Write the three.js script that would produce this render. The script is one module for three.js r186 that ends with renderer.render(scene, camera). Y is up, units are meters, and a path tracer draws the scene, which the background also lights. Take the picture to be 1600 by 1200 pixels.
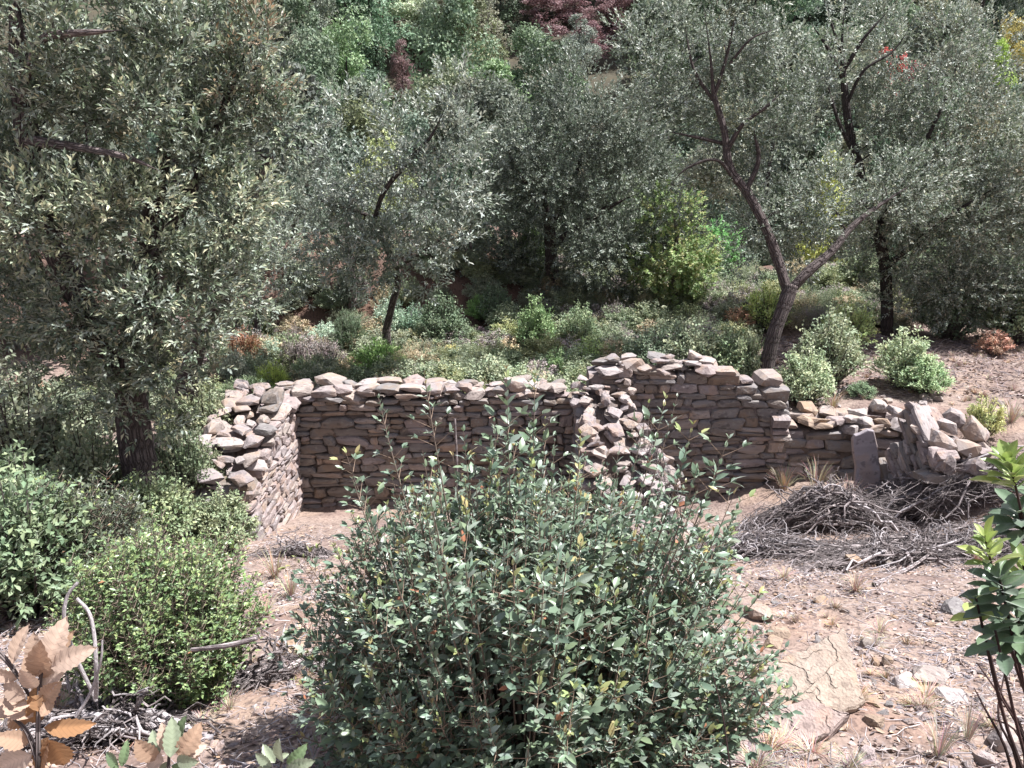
import * as THREE from 'three';
import { ConvexGeometry } from 'three/addons/geometries/ConvexGeometry.js';
import { mergeGeometries } from 'three/addons/utils/BufferGeometryUtils.js';

// ---------------------------------------------------------------- camera, sky, sun, exposure
const FOV = 51, PITCH = 18 * Math.PI / 180, EYE = 5;
const scene = new THREE.Scene();
const camera = new THREE.PerspectiveCamera(FOV, 4 / 3, 0.05, 900);
camera.position.set(0, EYE, 0);
camera.rotation.set(-PITCH, 0, 0);
const renderer = new THREE.WebGLRenderer();
renderer.toneMapping = THREE.LinearToneMapping;
renderer.toneMappingExposure = 2.55;
renderer.shadowMap.enabled = true;

const SUN = new THREE.Vector3(0.47, 0.86, -0.16).normalize();
{
  const W = 256, Hh = 128, data = new Float32Array(W * Hh * 4);
  for (let j = 0; j < Hh; j++) for (let i = 0; i < W; i++) {
    const el = ((j + 0.5) / Hh - 0.5) * Math.PI, az = ((i + 0.5) / W - 0.5) * 2 * Math.PI;
    const y = Math.max(0, Math.sin(el)), t = Math.pow(1 - y, 2.2);
    const dx = Math.cos(az) * Math.cos(el), dz = Math.sin(az) * Math.cos(el);
    const c = Math.max(0, dx * SUN.x + Math.sin(el) * SUN.y + dz * SUN.z);
    const g = 0.35 * Math.pow(c, 6);
    const o = (j * W + i) * 4;
    data[o] = 0.188 + 0.14 * t + g; data[o + 1] = 0.196 + 0.145 * t + g * 0.98; data[o + 2] = 0.265 + 0.13 * t + g; data[o + 3] = 1;
  }
  const sky = new THREE.DataTexture(data, W, Hh, THREE.RGBAFormat, THREE.FloatType);
  sky.mapping = THREE.EquirectangularReflectionMapping; sky.magFilter = THREE.LinearFilter; sky.minFilter = THREE.LinearFilter; sky.needsUpdate = true;
  scene.background = sky; scene.environment = sky;
}
const sun = new THREE.DirectionalLight(new THREE.Color(1, 0.955, 0.945), 4.9);
sun.position.copy(SUN).multiplyScalar(120); sun.target.position.set(0, 0, -12);
sun.castShadow = true; sun.shadow.radius = 1.4; sun.shadow.mapSize.set(4096, 4096);
Object.assign(sun.shadow.camera, { left: -70, right: 70, top: 70, bottom: -70, near: 1, far: 300 });
sun.name = 'sun';
scene.add(sun, sun.target);
// scene.fog = new THREE.FogExp2(new THREE.Color(0.80, 0.83, 0.95), 0.0005);

// ---------------------------------------------------------------- small helpers
const V = (x, y, z) => new THREE.Vector3(x, y, z);
function rng(s) { let a = (s * 2654435761) >>> 0; const f = () => { a = (a + 0x6d2b79f5) | 0; let t = Math.imul(a ^ (a >>> 15), 1 | a); t = (t + Math.imul(t ^ (t >>> 7), 61 | t)) ^ t; return ((t ^ (t >>> 14)) >>> 0) / 4294967296; };
  f.r = (lo, hi) => lo + (hi - lo) * f(); f.s = (k = 1) => (f() * 2 - 1) * k; f.pick = (a) => a[Math.floor(f() * a.length)];
  f.dir = () => { const z = f() * 2 - 1, t = f() * 6.2832, q = Math.sqrt(1 - z * z); return V(q * Math.cos(t), z, q * Math.sin(t)); };
  f.g = () => (f() + f() + f() + f() - 2) * 0.87; return f; }
const clamp = (x, a = 0, b = 1) => Math.min(b, Math.max(a, x)), sstep = (a, b, x) => { const t = clamp((x - a) / (b - a)); return t * t * (3 - 2 * t); }, lerp = (a, b, t) => a + (b - a) * t;
const h2 = (i, j, s) => { let n = Math.imul(i, 374761393) ^ Math.imul(j, 668265263) ^ Math.imul(s, 2147483647 ^ 0x5bd1e995); n = Math.imul(n ^ (n >>> 13), 1274126177); return ((n ^ (n >>> 16)) >>> 0) / 4294967296; };
function vnoise(x, y, s = 1, per = 0) { const i = Math.floor(x), j = Math.floor(y), u = x - i, v = y - j, a = u * u * (3 - 2 * u), b = v * v * (3 - 2 * v); const w = (k) => per ? ((k % per) + per) % per : k;
  return lerp(lerp(h2(w(i), w(j), s), h2(w(i + 1), w(j), s), a), lerp(h2(w(i), w(j + 1), s), h2(w(i + 1), w(j + 1), s), a), b); }
function fbm(x, y, s = 1, per = 0, oct = 4) { let t = 0, a = 0.5, n = 0; for (let o = 0; o < oct; o++) { t += a * vnoise(x, y, s + o, per); n += a; a *= 0.5; x *= 2; y *= 2; per *= 2; } return t / n; }

const F = 600 / Math.tan(FOV * Math.PI / 360), CP = Math.cos(PITCH), SP = Math.sin(PITCH);
// a point of the place seen in a direction (in the 1600 x 1200 frame), d metres along the lens axis / r metres along the ground
const at = (px, py, d) => { const y = (600 - py) / F * d; return V((px - 800) / F * d, EYE + y * CP - d * SP, -(d * CP + y * SP)); };
const depthAt = (py, r) => r / (CP + (600 - py) / F * SP);
const atR = (px, py, r) => at(px, py, depthAt(py, r));
function onGround(px, py) { let d = 1.2; for (; d < 140; d += 0.04) { const p = at(px, py, d); if (p.y <= height(p.x, p.z)) return { p: V(p.x, height(p.x, p.z), p.z), d }; } const p = at(px, py, 140); return { p, d }; }

// the terrain
function height(x, z) {
  const r = -z;
  const wob = (fbm(x * 0.5 + 40, z * 0.5 + 40, 3) - 0.5) * 0.22 + (fbm(x * 2.2 + 11, z * 2.2 + 7, 9, 0, 3) - 0.5) * 0.08;
  const slope = 3.4 - 0.34 * r + (r < 0 ? 0 : 0);
  const side = lerp(0.8, 1.28, sstep(-4, 5, x));
  const outside = Math.max(slope, side) + 0.12 * Math.exp(-Math.pow((slope - side) / 0.4, 2));
  const floor = -0.03 + 0.52 * sstep(1.6, 4.2, x);
  const inside = Math.max(3.4 - 0.355 * r, floor) + 0.05 * Math.exp(-Math.pow((3.4 - 0.355 * r - floor) / 0.3, 2));
  const m = sstep(-3.12, -2.85, x) * (1 - sstep(4.75, 6.4, x)) * (1 - sstep(10.12, 10.3, r)) * sstep(5.2, 6.6, r);
  let y = lerp(outside, inside, m);
  if (r > 11) {
    const bank = sstep(14.6, 18.0, r) * (1 - sstep(-0.8, 2.6, x)) * 1.35 + 0.25 * sstep(13, 18, r);
    let yy = side + bank;
    yy = lerp(yy, -1.8, sstep(20, 30, r));
    const hill = Math.max(0, r - 36);
    yy += 0.40 * hill + 0.0012 * hill * hill - 0.0 + (r > 24 ? (fbm(x * 0.06 + 9, z * 0.06, 21) - 0.5) * 5 * sstep(28, 45, r) : 0);
    y = lerp(y, yy, sstep(11, 12, r));
  }
  return y + wob * (r > 30 ? 2 : 1) * (m > 0.5 ? 0.7 : 1);
}

class MB {
  constructor() { this.p = []; this.c = []; this.i = []; this.u = []; this.n = 0; }
  v(x, y, z, c, u = 0, w = 0) { this.p.push(x, y, z); this.c.push(c[0], c[1], c[2]); this.u.push(u, w); return this.n++; }
  geo() { const g = new THREE.BufferGeometry(); g.setAttribute('position', new THREE.Float32BufferAttribute(this.p, 3)); g.setAttribute('color', new THREE.Float32BufferAttribute(this.c, 3)); g.setAttribute('uv', new THREE.Float32BufferAttribute(this.u, 2)); g.setIndex(this.i); g.computeVertexNormals(); return g; }
  mesh(name, mat, parent, kind) { const o = new THREE.Mesh(this.geo(), mat); o.name = name; o.castShadow = o.receiveShadow = true; if (kind) o.userData.kind = kind; parent.add(o); return o; }
  // a tube through points with radii, k sides
  tube(pts, rad, k = 6, c = [1, 1, 1], rough = 0, seed = 1, cap = true) {
    const N = pts.length; let prev = V(0.3, 0.2, 0.9), rows = [], len = 0;
    for (let a = 0; a < N; a++) {
      const t = V().subVectors(pts[Math.min(N - 1, a + 1)], pts[Math.max(0, a - 1)]).normalize();
      const s = V().crossVectors(t, Math.abs(t.dot(prev)) > 0.95 ? V(1, 0.1, 0.2) : prev).normalize(), q = V().crossVectors(s, t); prev = q;
      if (a) len += pts[a].distanceTo(pts[a - 1]);
      const row = [];
      for (let b = 0; b <= k; b++) { const an = b / k * 6.28318, bb = b % k; const rr = rad[a] * (1 + (rough ? (vnoise(bb * 1.7 + seed * 7, len * 5 + seed, 5) - 0.5) * 2 * rough : 0));
        row.push(this.v(pts[a].x + (s.x * Math.cos(an) + q.x * Math.sin(an)) * rr, pts[a].y + (s.y * Math.cos(an) + q.y * Math.sin(an)) * rr, pts[a].z + (s.z * Math.cos(an) + q.z * Math.sin(an)) * rr, c, b / k * Math.max(1, Math.round(rad[0] * 12)), len * 2)); }
      rows.push(row);
    }
    for (let a = 0; a + 1 < N; a++) for (let b = 0; b < k; b++) { const A = rows[a][b], B = rows[a][b + 1], C = rows[a + 1][b], D = rows[a + 1][b + 1]; this.i.push(A, C, B, B, C, D); }
    if (cap) { const e = rows[N - 1], m = this.v(pts[N - 1].x, pts[N - 1].y, pts[N - 1].z, c); for (let b = 0; b < k; b++) this.i.push(e[b], m, e[b + 1]); }
    return this;
  }
  // a leaf: base point, direction, facing, length, width; big = six faces with a rounder outline
  leaf(p, d, n, len, wid, c, big = false, fold = 0.25, curl = 0.12) {
    let sx = d.y * n.z - d.z * n.y, sy = d.z * n.x - d.x * n.z, sz = d.x * n.y - d.y * n.x; let l = Math.hypot(sx, sy, sz) || 1; sx /= l; sy /= l; sz /= l;
    const nx = sy * d.z - sz * d.y, ny = sz * d.x - sx * d.z, nz = sx * d.y - sy * d.x, w = wid / 2, f = fold * wid, k = curl * len;
    const P = (t, s, u) => this.v(p.x + d.x * len * t + sx * w * s + nx * u, p.y + d.y * len * t + sy * w * s + ny * u, p.z + d.z * len * t + sz * w * s + nz * u, c, s * 0.5 + 0.5, t);
    if (!big) { const a = P(0, 0, 0), b = P(0.45, 1, f), t = P(1, 0, -k), e = P(0.45, -1, f); this.i.push(a, b, t, a, t, e); return; }
    const a = P(0, 0, 0), m = P(0.5, 0, 0), t = P(1, 0, -k), b1 = P(0.28, 0.9, f), b2 = P(0.66, 0.82, f * 0.7 - k * 0.4), e1 = P(0.28, -0.9, f), e2 = P(0.66, -0.82, f * 0.7 - k * 0.4);
    this.i.push(a, b1, m, b1, b2, m, b2, t, m, a, m, e1, e1, m, e2, e2, m, t);
  }
}

const used = {};
const numbered = (n) => { const k = used[n] = (used[n] ?? -1) + 1; return k ? n + '_' + String(k).padStart(3, '0') : n; };
function tag(o, label, category, group) { o.userData.label = label; o.userData.category = category; if (group) o.userData.group = group; return o; }
function thing(name, label, category, p = V(0, 0, 0), turn = 0, group) { const o = new THREE.Group(); o.name = numbered(name); o.position.copy(p); o.rotation.y = turn; scene.add(o); return tag(o, label, category, group); }
function struct(o) { o.userData.kind = 'structure'; return o; }
function copyOf(src, p, turn, label, scale, group) { const o = src.clone(); o.name = numbered(src.userData.base); o.userData = { ...src.userData, label }; delete o.userData.base; if (group) o.userData.group = group; o.position.copy(p); o.rotation.set(0, turn, 0); if (scale) o.scale.copy(scale); scene.add(o); return o; }

// ---------------------------------------------------------------- textures and materials
function tex(w, h, fn, srgb = false) {
  const d = new Uint8Array(w * h * 4);
  for (let j = 0; j < h; j++) for (let i = 0; i < w; i++) { const c = fn(i / w, j / h), o = (j * w + i) * 4; for (let k = 0; k < 3; k++) { let q = clamp(c.length ? c[k] : c); if (srgb) q = q <= 0.0031308 ? q * 12.92 : 1.055 * Math.pow(q, 1 / 2.4) - 0.055; d[o + k] = Math.round(q * 255); } d[o + 3] = 255; }
  const t = new THREE.DataTexture(d, w, h); t.wrapS = t.wrapT = THREE.RepeatWrapping; t.magFilter = THREE.LinearFilter; t.minFilter = THREE.LinearMipmapLinearFilter; t.generateMipmaps = true; if (srgb) t.colorSpace = THREE.SRGBColorSpace; t.needsUpdate = true; return t;
}
const mix3 = (a, b, t) => [lerp(a[0], b[0], t), lerp(a[1], b[1], t), lerp(a[2], b[2], t)];
// schist: banded grain, iron stains, pale lichen spots
const stoneMap = tex(512, 512, (u, v) => {
  const g = fbm(u * 6, v * 14, 31, 0, 1) * 0 + fbm(u * 8, v * 8, 33, 8, 5), band = fbm(u * 4, v * 24, 35, 4, 3), st = fbm(u * 4, v * 4, 37, 4, 4);
  let c = mix3([0.60, 0.565, 0.57], [1.0, 0.965, 0.955], clamp(g * 0.9 + band * 0.5 - 0.25));
  c = mix3(c, [0.95, 0.74, 0.56], sstep(0.58, 0.74, st) * 0.5);
  const li = sstep(0.66, 0.72, fbm(u * 22, v * 22, 41, 22, 3)) * sstep(0.45, 0.62, fbm(u * 3, v * 3, 43, 3, 2));
  c = mix3(c, [1, 1, 0.97], li * 0.75);
  const dk = sstep(0.62, 0.7, fbm(u * 14, v * 14, 45, 14, 3)); return mix3(c, [0.30, 0.28, 0.28], dk * 0.55);
}, true);
const stoneBump = tex(512, 512, (u, v) => fbm(u * 8, v * 16, 51, 8, 5) * 0.6 + fbm(u * 30, v * 40, 53, 10, 3) * 0.4);
const barkMap = tex(256, 512, (u, v) => { const r = fbm(u * 12, v * 5, 61, 0, 1), q = Math.abs(fbm(u * 10, v * 4, 63, 2, 4) * 2 - 1); const k = sstep(0.02, 0.3, q); return mix3([0.35, 0.30, 0.28], [1, 0.94, 0.9], k * (0.6 + 0.4 * fbm(u * 24, v * 24, 65, 8, 3) + r * 0)); }, true);
const barkBump = tex(256, 512, (u, v) => sstep(0.0, 0.3, Math.abs(fbm(u * 10, v * 4, 63, 2, 4) * 2 - 1)));
const soilMap = tex(1024, 1024, (u, v) => {
  const g = fbm(u * 10, v * 10, 71, 10, 6), f = fbm(u * 64, v * 64, 73, 64, 3), b = fbm(u * 3, v * 3, 75, 3, 3);
  let c = mix3([0.50, 0.42, 0.38], [1, 0.93, 0.88], clamp(g * 0.8 + f * 0.7 - 0.25));
  c = mix3(c, [1.0, 0.80, 0.62], sstep(0.5, 0.7, b) * 0.4);
  return mix3(c, [0.34, 0.28, 0.27], sstep(0.6, 0.68, fbm(u * 40, v * 40, 77, 40, 3)) * 0.6);
}, true);
const slabMap = tex(512, 512, (u, v) => { const g = fbm(u * 6, v * 6, 101, 6, 6), f = fbm(u * 48, v * 48, 103, 48, 3), cr = Math.abs(fbm(u * 5, v * 5, 105, 5, 5) * 2 - 1); let c = mix3([0.62, 0.56, 0.52], [1, 0.97, 0.93], clamp(g * 1.1 + f * 0.6 - 0.4)); c = mix3(c, [1.0, 0.82, 0.66], sstep(0.5, 0.68, fbm(u * 4, v * 4, 107, 4, 3)) * 0.5); return mix3(c, [0.5, 0.46, 0.44], sstep(0.64, 0.72, fbm(u * 26, v * 26, 109, 26, 3)) * 0.6); }, true);
const slabBump = tex(512, 512, (u, v) => fbm(u * 6, v * 6, 101, 6, 6) * 0.6 + sstep(0.45, 0.5, fbm(u * 4, v * 4, 113, 4, 4)) * 0.35 + fbm(u * 48, v * 48, 103, 48, 3) * 0.25);
const soilBump = tex(1024, 1024, (u, v) => fbm(u * 12, v * 12, 71, 12, 6) * 0.5 + fbm(u * 64, v * 64, 73, 64, 3) * 0.5);

const std = (o) => new THREE.MeshStandardMaterial(o), rgb = (r, g, b) => new THREE.Color().setRGB(r, g, b);
const stoneM = (r, g, b) => std({ color: rgb(r * 0.66, g * 0.66, b * 0.67), map: stoneMap, bumpMap: stoneBump, bumpScale: 0.012, roughness: 0.86 });
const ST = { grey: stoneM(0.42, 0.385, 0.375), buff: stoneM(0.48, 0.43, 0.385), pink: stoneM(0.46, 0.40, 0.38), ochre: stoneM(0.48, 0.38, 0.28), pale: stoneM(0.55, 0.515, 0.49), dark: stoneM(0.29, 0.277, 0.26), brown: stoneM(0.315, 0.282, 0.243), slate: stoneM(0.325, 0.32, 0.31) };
const mortarM = std({ color: rgb(0.15, 0.13, 0.12), map: stoneMap, bumpMap: stoneBump, bumpScale: 0.03, roughness: 0.95 });
const bark = (r, g, b) => std({ color: rgb(r, g, b), map: barkMap, bumpMap: barkBump, bumpScale: 0.02, roughness: 0.92, vertexColors: true });
const BARK = { oak: bark(0.112, 0.097, 0.097), light: bark(0.26, 0.235, 0.235), dead: bark(0.46, 0.41, 0.42), red: bark(0.10, 0.05, 0.045) };
const leafM = (o = {}) => new THREE.MeshPhysicalMaterial({ vertexColors: true, roughness: 1, transmission: 0.28, thickness: 0, clearcoat: 0.6, clearcoatRoughness: 0.38, ...o });
const LEAF = { oak: leafM(), soft: leafM({ transmission: 0.42, clearcoat: 0.1 }), glossy: leafM({ clearcoat: 0.8, clearcoatRoughness: 0.33, transmission: 0.25 }), far: leafM({ transmission: 0.3, clearcoat: 0.3 }) };
const straw = std({ vertexColors: true, roughness: 0.9 });

// ---------------------------------------------------------------- the ground: one sheet, fine near the ruin
{
  const xs = [], rs = [];
  for (let x = -150; x < -16; x += 4) xs.push(x); for (let x = -16; x < -7; x += 0.3) xs.push(x); for (let x = -7; x < 8; x += 0.09) xs.push(x); for (let x = 8; x < 16; x += 0.3) xs.push(x); for (let x = 16; x <= 150; x += 4) xs.push(x);
  for (let r = -30; r < -2; r += 2) rs.push(r); for (let r = -2; r < 1.5; r += 0.25) rs.push(r); for (let r = 1.5; r < 12.4; r += 0.085) rs.push(r); for (let r = 12.4; r < 24; r += 0.25) rs.push(r); for (let r = 24; r <= 210; r += 2) rs.push(r);
  const mb = new MB(), nx = xs.length;
  for (const r of rs) for (const x of xs) {
    const n = fbm(x * 0.7 + 3, r * 0.7, 81), n2 = fbm(x * 2.6, r * 2.6 + 9, 83);
    let c = [0.285, 0.245, 0.222];
    c = mix3(c, [0.20, 0.155, 0.145], sstep(0.45, 0.65, n2) * 0.7);
    c = mix3(c, [0.37, 0.295, 0.25], sstep(0.55, 0.75, n) * 0.4);
    // leaf mould under the wood and on the far bank
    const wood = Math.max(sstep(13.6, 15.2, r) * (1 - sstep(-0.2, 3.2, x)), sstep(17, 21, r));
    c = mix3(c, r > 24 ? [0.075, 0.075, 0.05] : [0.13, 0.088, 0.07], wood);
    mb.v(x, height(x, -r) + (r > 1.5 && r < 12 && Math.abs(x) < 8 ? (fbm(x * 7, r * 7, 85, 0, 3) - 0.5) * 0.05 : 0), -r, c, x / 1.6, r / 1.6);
  }
  for (let j = 0; j + 1 < rs.length; j++) for (let i = 0; i + 1 < nx; i++) { const a = j * nx + i; mb.i.push(a, a + 1, a + nx, a + 1, a + nx + 1, a + nx); }
  struct(mb.mesh('ground', std({ vertexColors: true, map: soilMap, bumpMap: soilBump, bumpScale: 0.03, roughness: 0.95 }), scene));
}

// ---------------------------------------------------------------- stones
// an angular block that fills a unit box: bevelled hull with knocked-off corners
function blockGeo(seed, jit = 0.12, ch = 0.12) {
  const R = rng(seed), pts = [];
  for (const x of [-1, 1]) for (const y of [-1, 1]) for (const z of [-1, 1]) {
    const b = V(x * 0.5 * (1 - R() * jit * 1.6), y * 0.5 * (1 - R() * jit), z * 0.5 * (1 - R() * jit * 1.6)), k = ch * R.r(0.5, R() < 0.25 ? 2.6 : 1.3);
    pts.push(b.clone().add(V(-x * k, 0, 0)), b.clone().add(V(0, -y * k, 0)), b.clone().add(V(0, 0, -z * k)));
  }
  for (let i = 0; i < 4; i++) { const d = R.dir(), m = Math.max(Math.abs(d.x), Math.abs(d.y), Math.abs(d.z)); pts.push(d.multiplyScalar(0.52 / m * R.r(0.92, 1.0))); }
  const g = new ConvexGeometry(pts), p = g.attributes.position, n = g.attributes.normal, uv = [];
  const ou = R() * 5, ov = R() * 5;
  for (let i = 0; i < p.count; i++) { const ax = Math.abs(n.getX(i)), ay = Math.abs(n.getY(i)), az = Math.abs(n.getZ(i)); const x = p.getX(i), y = p.getY(i), z = p.getZ(i);
    const [a, b] = ay > ax && ay > az ? [x, z] : ax > az ? [z, y * 0.5] : [x, y * 0.5]; uv.push(a * 0.42 + ou, b * 0.42 + ov); }
  g.setAttribute('uv', new THREE.Float32BufferAttribute(uv, 2));
  return g;
}
const BLOCKS = Array.from({ length: 22 }, (_, i) => faceGeo(200 + i)), SLABS = Array.from({ length: 10 }, (_, i) => blockGeo(300 + i, 0.34, 0.16)), CHUNKS = Array.from({ length: 10 }, (_, i) => blockGeo(340 + i, 0.42, 0.22));
// a walling stone: uneven outline on its face, rough bevel, filling about a unit box
function faceGeo(seed) {
  const R = rng(seed), out = [[-0.5, -0.5 + R.r(0, 0.18)], [-0.5 + R.r(0.1, 0.4), -0.5 + R.s(0.04)], [0.5 - R.r(0.02, 0.3), -0.5 + R.s(0.05)], [0.5, -0.5 + R.r(0.05, 0.35)], [0.5 - R.r(0, 0.06), 0.5 - R.r(0.05, 0.45)], [0.5 - R.r(0.05, 0.35), 0.5], [-0.5 + R.r(0.04, 0.35), 0.5 - R.s(0.06)], [-0.5, 0.5 - R.r(0.05, 0.4)]], pts = [];
  const sh = R.s(0.14);
  for (const [x, y] of out) { const X = x + sh * y; pts.push(V(X, y, -0.5), V(X * 1.0, y, 0.30 + R.s(0.06)), V(X * R.r(0.86, 0.95), y * R.r(0.76, 0.9), 0.44 + R.s(0.07))); }
  pts.push(V(R.s(0.3), R.s(0.3), 0.52));
  const g = new ConvexGeometry(pts), p = g.attributes.position, n = g.attributes.normal, uv = [], ou = R() * 5, ov = R() * 5;
  for (let i = 0; i < p.count; i++) { const [a, b] = Math.abs(n.getY(i)) > 0.7 ? [p.getX(i), p.getZ(i)] : Math.abs(n.getX(i)) > 0.7 ? [p.getZ(i), p.getY(i) * 0.5] : [p.getX(i), p.getY(i) * 0.5]; uv.push(a * 0.42 + ou, b * 0.42 + ov); }
  g.setAttribute('uv', new THREE.Float32BufferAttribute(uv, 2)); return g;
}
function stone(parent, name, geo, mat, p, size, rot) { const o = new THREE.Mesh(geo, mat); o.name = name; o.position.copy(p); o.scale.copy(size); o.rotation.set(rot.x, rot.y, rot.z, 'YXZ'); o.castShadow = o.receiveShadow = true; parent.add(o); return o; }

// courses of flat stones on one face of a wall. o: lower left corner, U: along the wall, N: outward
function courses(parent, R, o, U, N, len, bot, top, mats, opt = {}) {
  const { hmin = 0.08, hmax = 0.2, wmin = 0.18, wmax = 0.58, deep = 0.24, proud = 0.02, tilt = 0.05, dip = 0 } = opt;
  const ang = Math.atan2(-U.z, U.x); let lo = 9, hi = -9;
  for (let u = 0; u <= len; u += 0.05) { lo = Math.min(lo, bot(u)); hi = Math.max(hi, top(u)); }
  for (let v = lo - 0.05 - Math.abs(dip) * len; v < hi + Math.abs(dip) * len;) {
    const h = R.r(hmin, hmax); let u = -R.r(0, wmin);
    while (u < len) {
      const w = Math.min(R.r(wmin, wmax) * (R() < 0.25 ? 0.55 : 1), Math.max(0.1, len - u + 0.04)), mid = u + w / 2, vv = v + dip * (mid - len / 2) + (fbm(mid * 0.9 + o.z, v * 2, 55) - 0.5) * 0.16 + R.s(0.012), split = h > 0.12 && R() < 0.45;
      for (const [dv, hh] of split ? [[0, h * 0.48], [h * 0.5, h * 0.5]] : [[0, h]]) {
        const y = vv + dv + hh / 2;
        if (mid > 0 && mid < len && y + hh * 0.1 < top(clamp(mid, 0, len)) && y + hh > bot(mid)) {
          const p = o.clone().addScaledVector(U, mid).addScaledVector(N, -deep / 2 + R.s(proud) + 0.012); p.y += y;
          stone(parent, 'stone', R.pick(BLOCKS), R.pick(mats), p, V(w * R.r(0.96, 1.07), hh * R.r(0.95, 1.12), deep * R.r(0.9, 1.1)), V(R.s(tilt), ang + R.s(tilt * 1.5), R.s(tilt * 1.4) + Math.atan(dip)));
        }
      }
      u += w;
    }
    v += h;
  }
}
// loose stones heaped along the top of a wall
function coping(parent, R, pts, thick, step, mats, opt = {}) {
  const { smin = 0.16, smax = 0.42, tilt = 0.28, layers = 1 } = opt;
  for (let k = 0; k + 1 < pts.length; k++) {
    const a = pts[k], b = pts[k + 1], L = a.distanceTo(b), turn = Math.atan2(-(b.z - a.z), b.x - a.x);
    for (let l = 0; l < layers; l++) for (let t = R.r(0, step); t < L;) {
      const s = R.r(smin, smax) * (R() < 0.15 ? 1.1 : 1); 
      for (let q = 0; q < (thick > 0.55 ? 3 : 2); q++) {
        const p = a.clone().lerp(b, clamp((t + s / 2 + R.s(0.06)) / L)), off = (thick > 0.55 ? (q - 1) * 0.33 + R.s(0.1) : (q ? -1 : 1) * R.r(0.16, 0.34)) * thick, kind = R();
        p.x += Math.sin(turn) * off; p.z += Math.cos(turn) * off; p.y += l * 0.09 + R.r(0.0, 0.06);
        const th = s * (kind < 0.84 ? R.r(0.15, 0.32) : R.r(0.35, 0.6)); p.y -= 0.04;
        stone(parent, 'coping_stone', kind < 0.84 ? R.pick(SLABS) : R.pick(CHUNKS), R.pick(mats), p.setY(p.y + th * 0.3), V(s, th, s * R.r(0.6, 0.95)), V(R.s(tilt), turn + R.s(0.7), R.s(tilt)));
      }
      t += s * R.r(0.72, 0.95);
    }
  }
}
// the earth-and-mortar heart of a wall, standing behind its stones; its front swells unevenly between them
function heart(parent, o, U, len, thick, bot, top, mat, inset = 0.035) {
  const T = V(-U.z, 0, U.x), mb = new MB(), n = Math.max(4, Math.round(len / 0.07)), K = 18, W = [1, 1, 1], rows = [];
  for (let i = 0; i <= n; i++) { const u = i / n * len, row = [], put = (s, y) => { const p = o.clone().addScaledVector(U, u).addScaledVector(T, s); row.push(mb.v(p.x, p.y + y, p.z, W, u * 0.7 + s, y * 0.7 + s)); };
    const b0 = bot(u) - 0.3, t0 = top(u) - 0.06, wob = (y) => (fbm(u * 4 + o.x, y * 5 + o.z, 57, 0, 3) - 0.5) * 0.07;
    for (let k = 0; k <= K; k++) { const y = lerp(b0, t0, k / K); put(inset + wob(y), y); } for (let k = K; k >= 0; k--) { const y = lerp(b0, t0, k / K); put(thick - inset - wob(y + 9), y); } rows.push(row); }
  const m = rows[0].length; for (let i = 0; i < n; i++) for (let k = 0; k < m; k++) { const a = rows[i][k], b = rows[i][(k + 1) % m], c = rows[i + 1][k], d = rows[i + 1][(k + 1) % m]; mb.i.push(a, b, c, b, d, c); }
  for (const r of [rows[0], rows[n]]) for (let k = 0; k < K; k++) mb.i.push(r[k], r[k + 1], r[m - 1 - k], r[k + 1], r[m - 2 - k], r[m - 1 - k]);
  mb.mesh('mortar_core', mat, parent);
}
const LIT = [ST.buff, ST.pink, ST.pale, ST.grey, ST.grey, ST.pale, ST.buff, ST.slate], SHADE = [ST.dark, ST.brown, ST.slate, ST.grey, ST.dark, ST.brown, ST.slate, ST.buff], RZ = -9.9;  // shaded faces get darker stone: part shade put into the colour, part brown weathering
// ---- back wall of the left room
const FX = V(1, 0, 0), FZ = V(0, 0, 1);
{
  const R = rng(11), w = thing('stone_wall', 'long shaded rear wall of the left room, topped with loose pale stones', 'stone wall', V(0, 0, 0));
  const o = V(-3.0, 0, RZ), top = (u) => 1.60 + (fbm(u * 1.3, 2, 5) - 0.5) * 0.14, bot = () => -0.1;
  heart(w, V(-3.35, 0, RZ - 0.5), FX, 4.6, 0.5, bot, (u) => top(u - 0.35), mortarM, 0.06);
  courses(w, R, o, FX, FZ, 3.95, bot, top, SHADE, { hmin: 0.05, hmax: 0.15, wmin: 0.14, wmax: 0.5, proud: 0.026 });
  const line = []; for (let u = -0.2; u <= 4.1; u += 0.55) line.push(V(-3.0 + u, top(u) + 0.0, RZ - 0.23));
  coping(w, R, line, 0.5, 0.1, LIT, { smin: 0.16, smax: 0.42, layers: 2, tilt: 0.22 });
}
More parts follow.
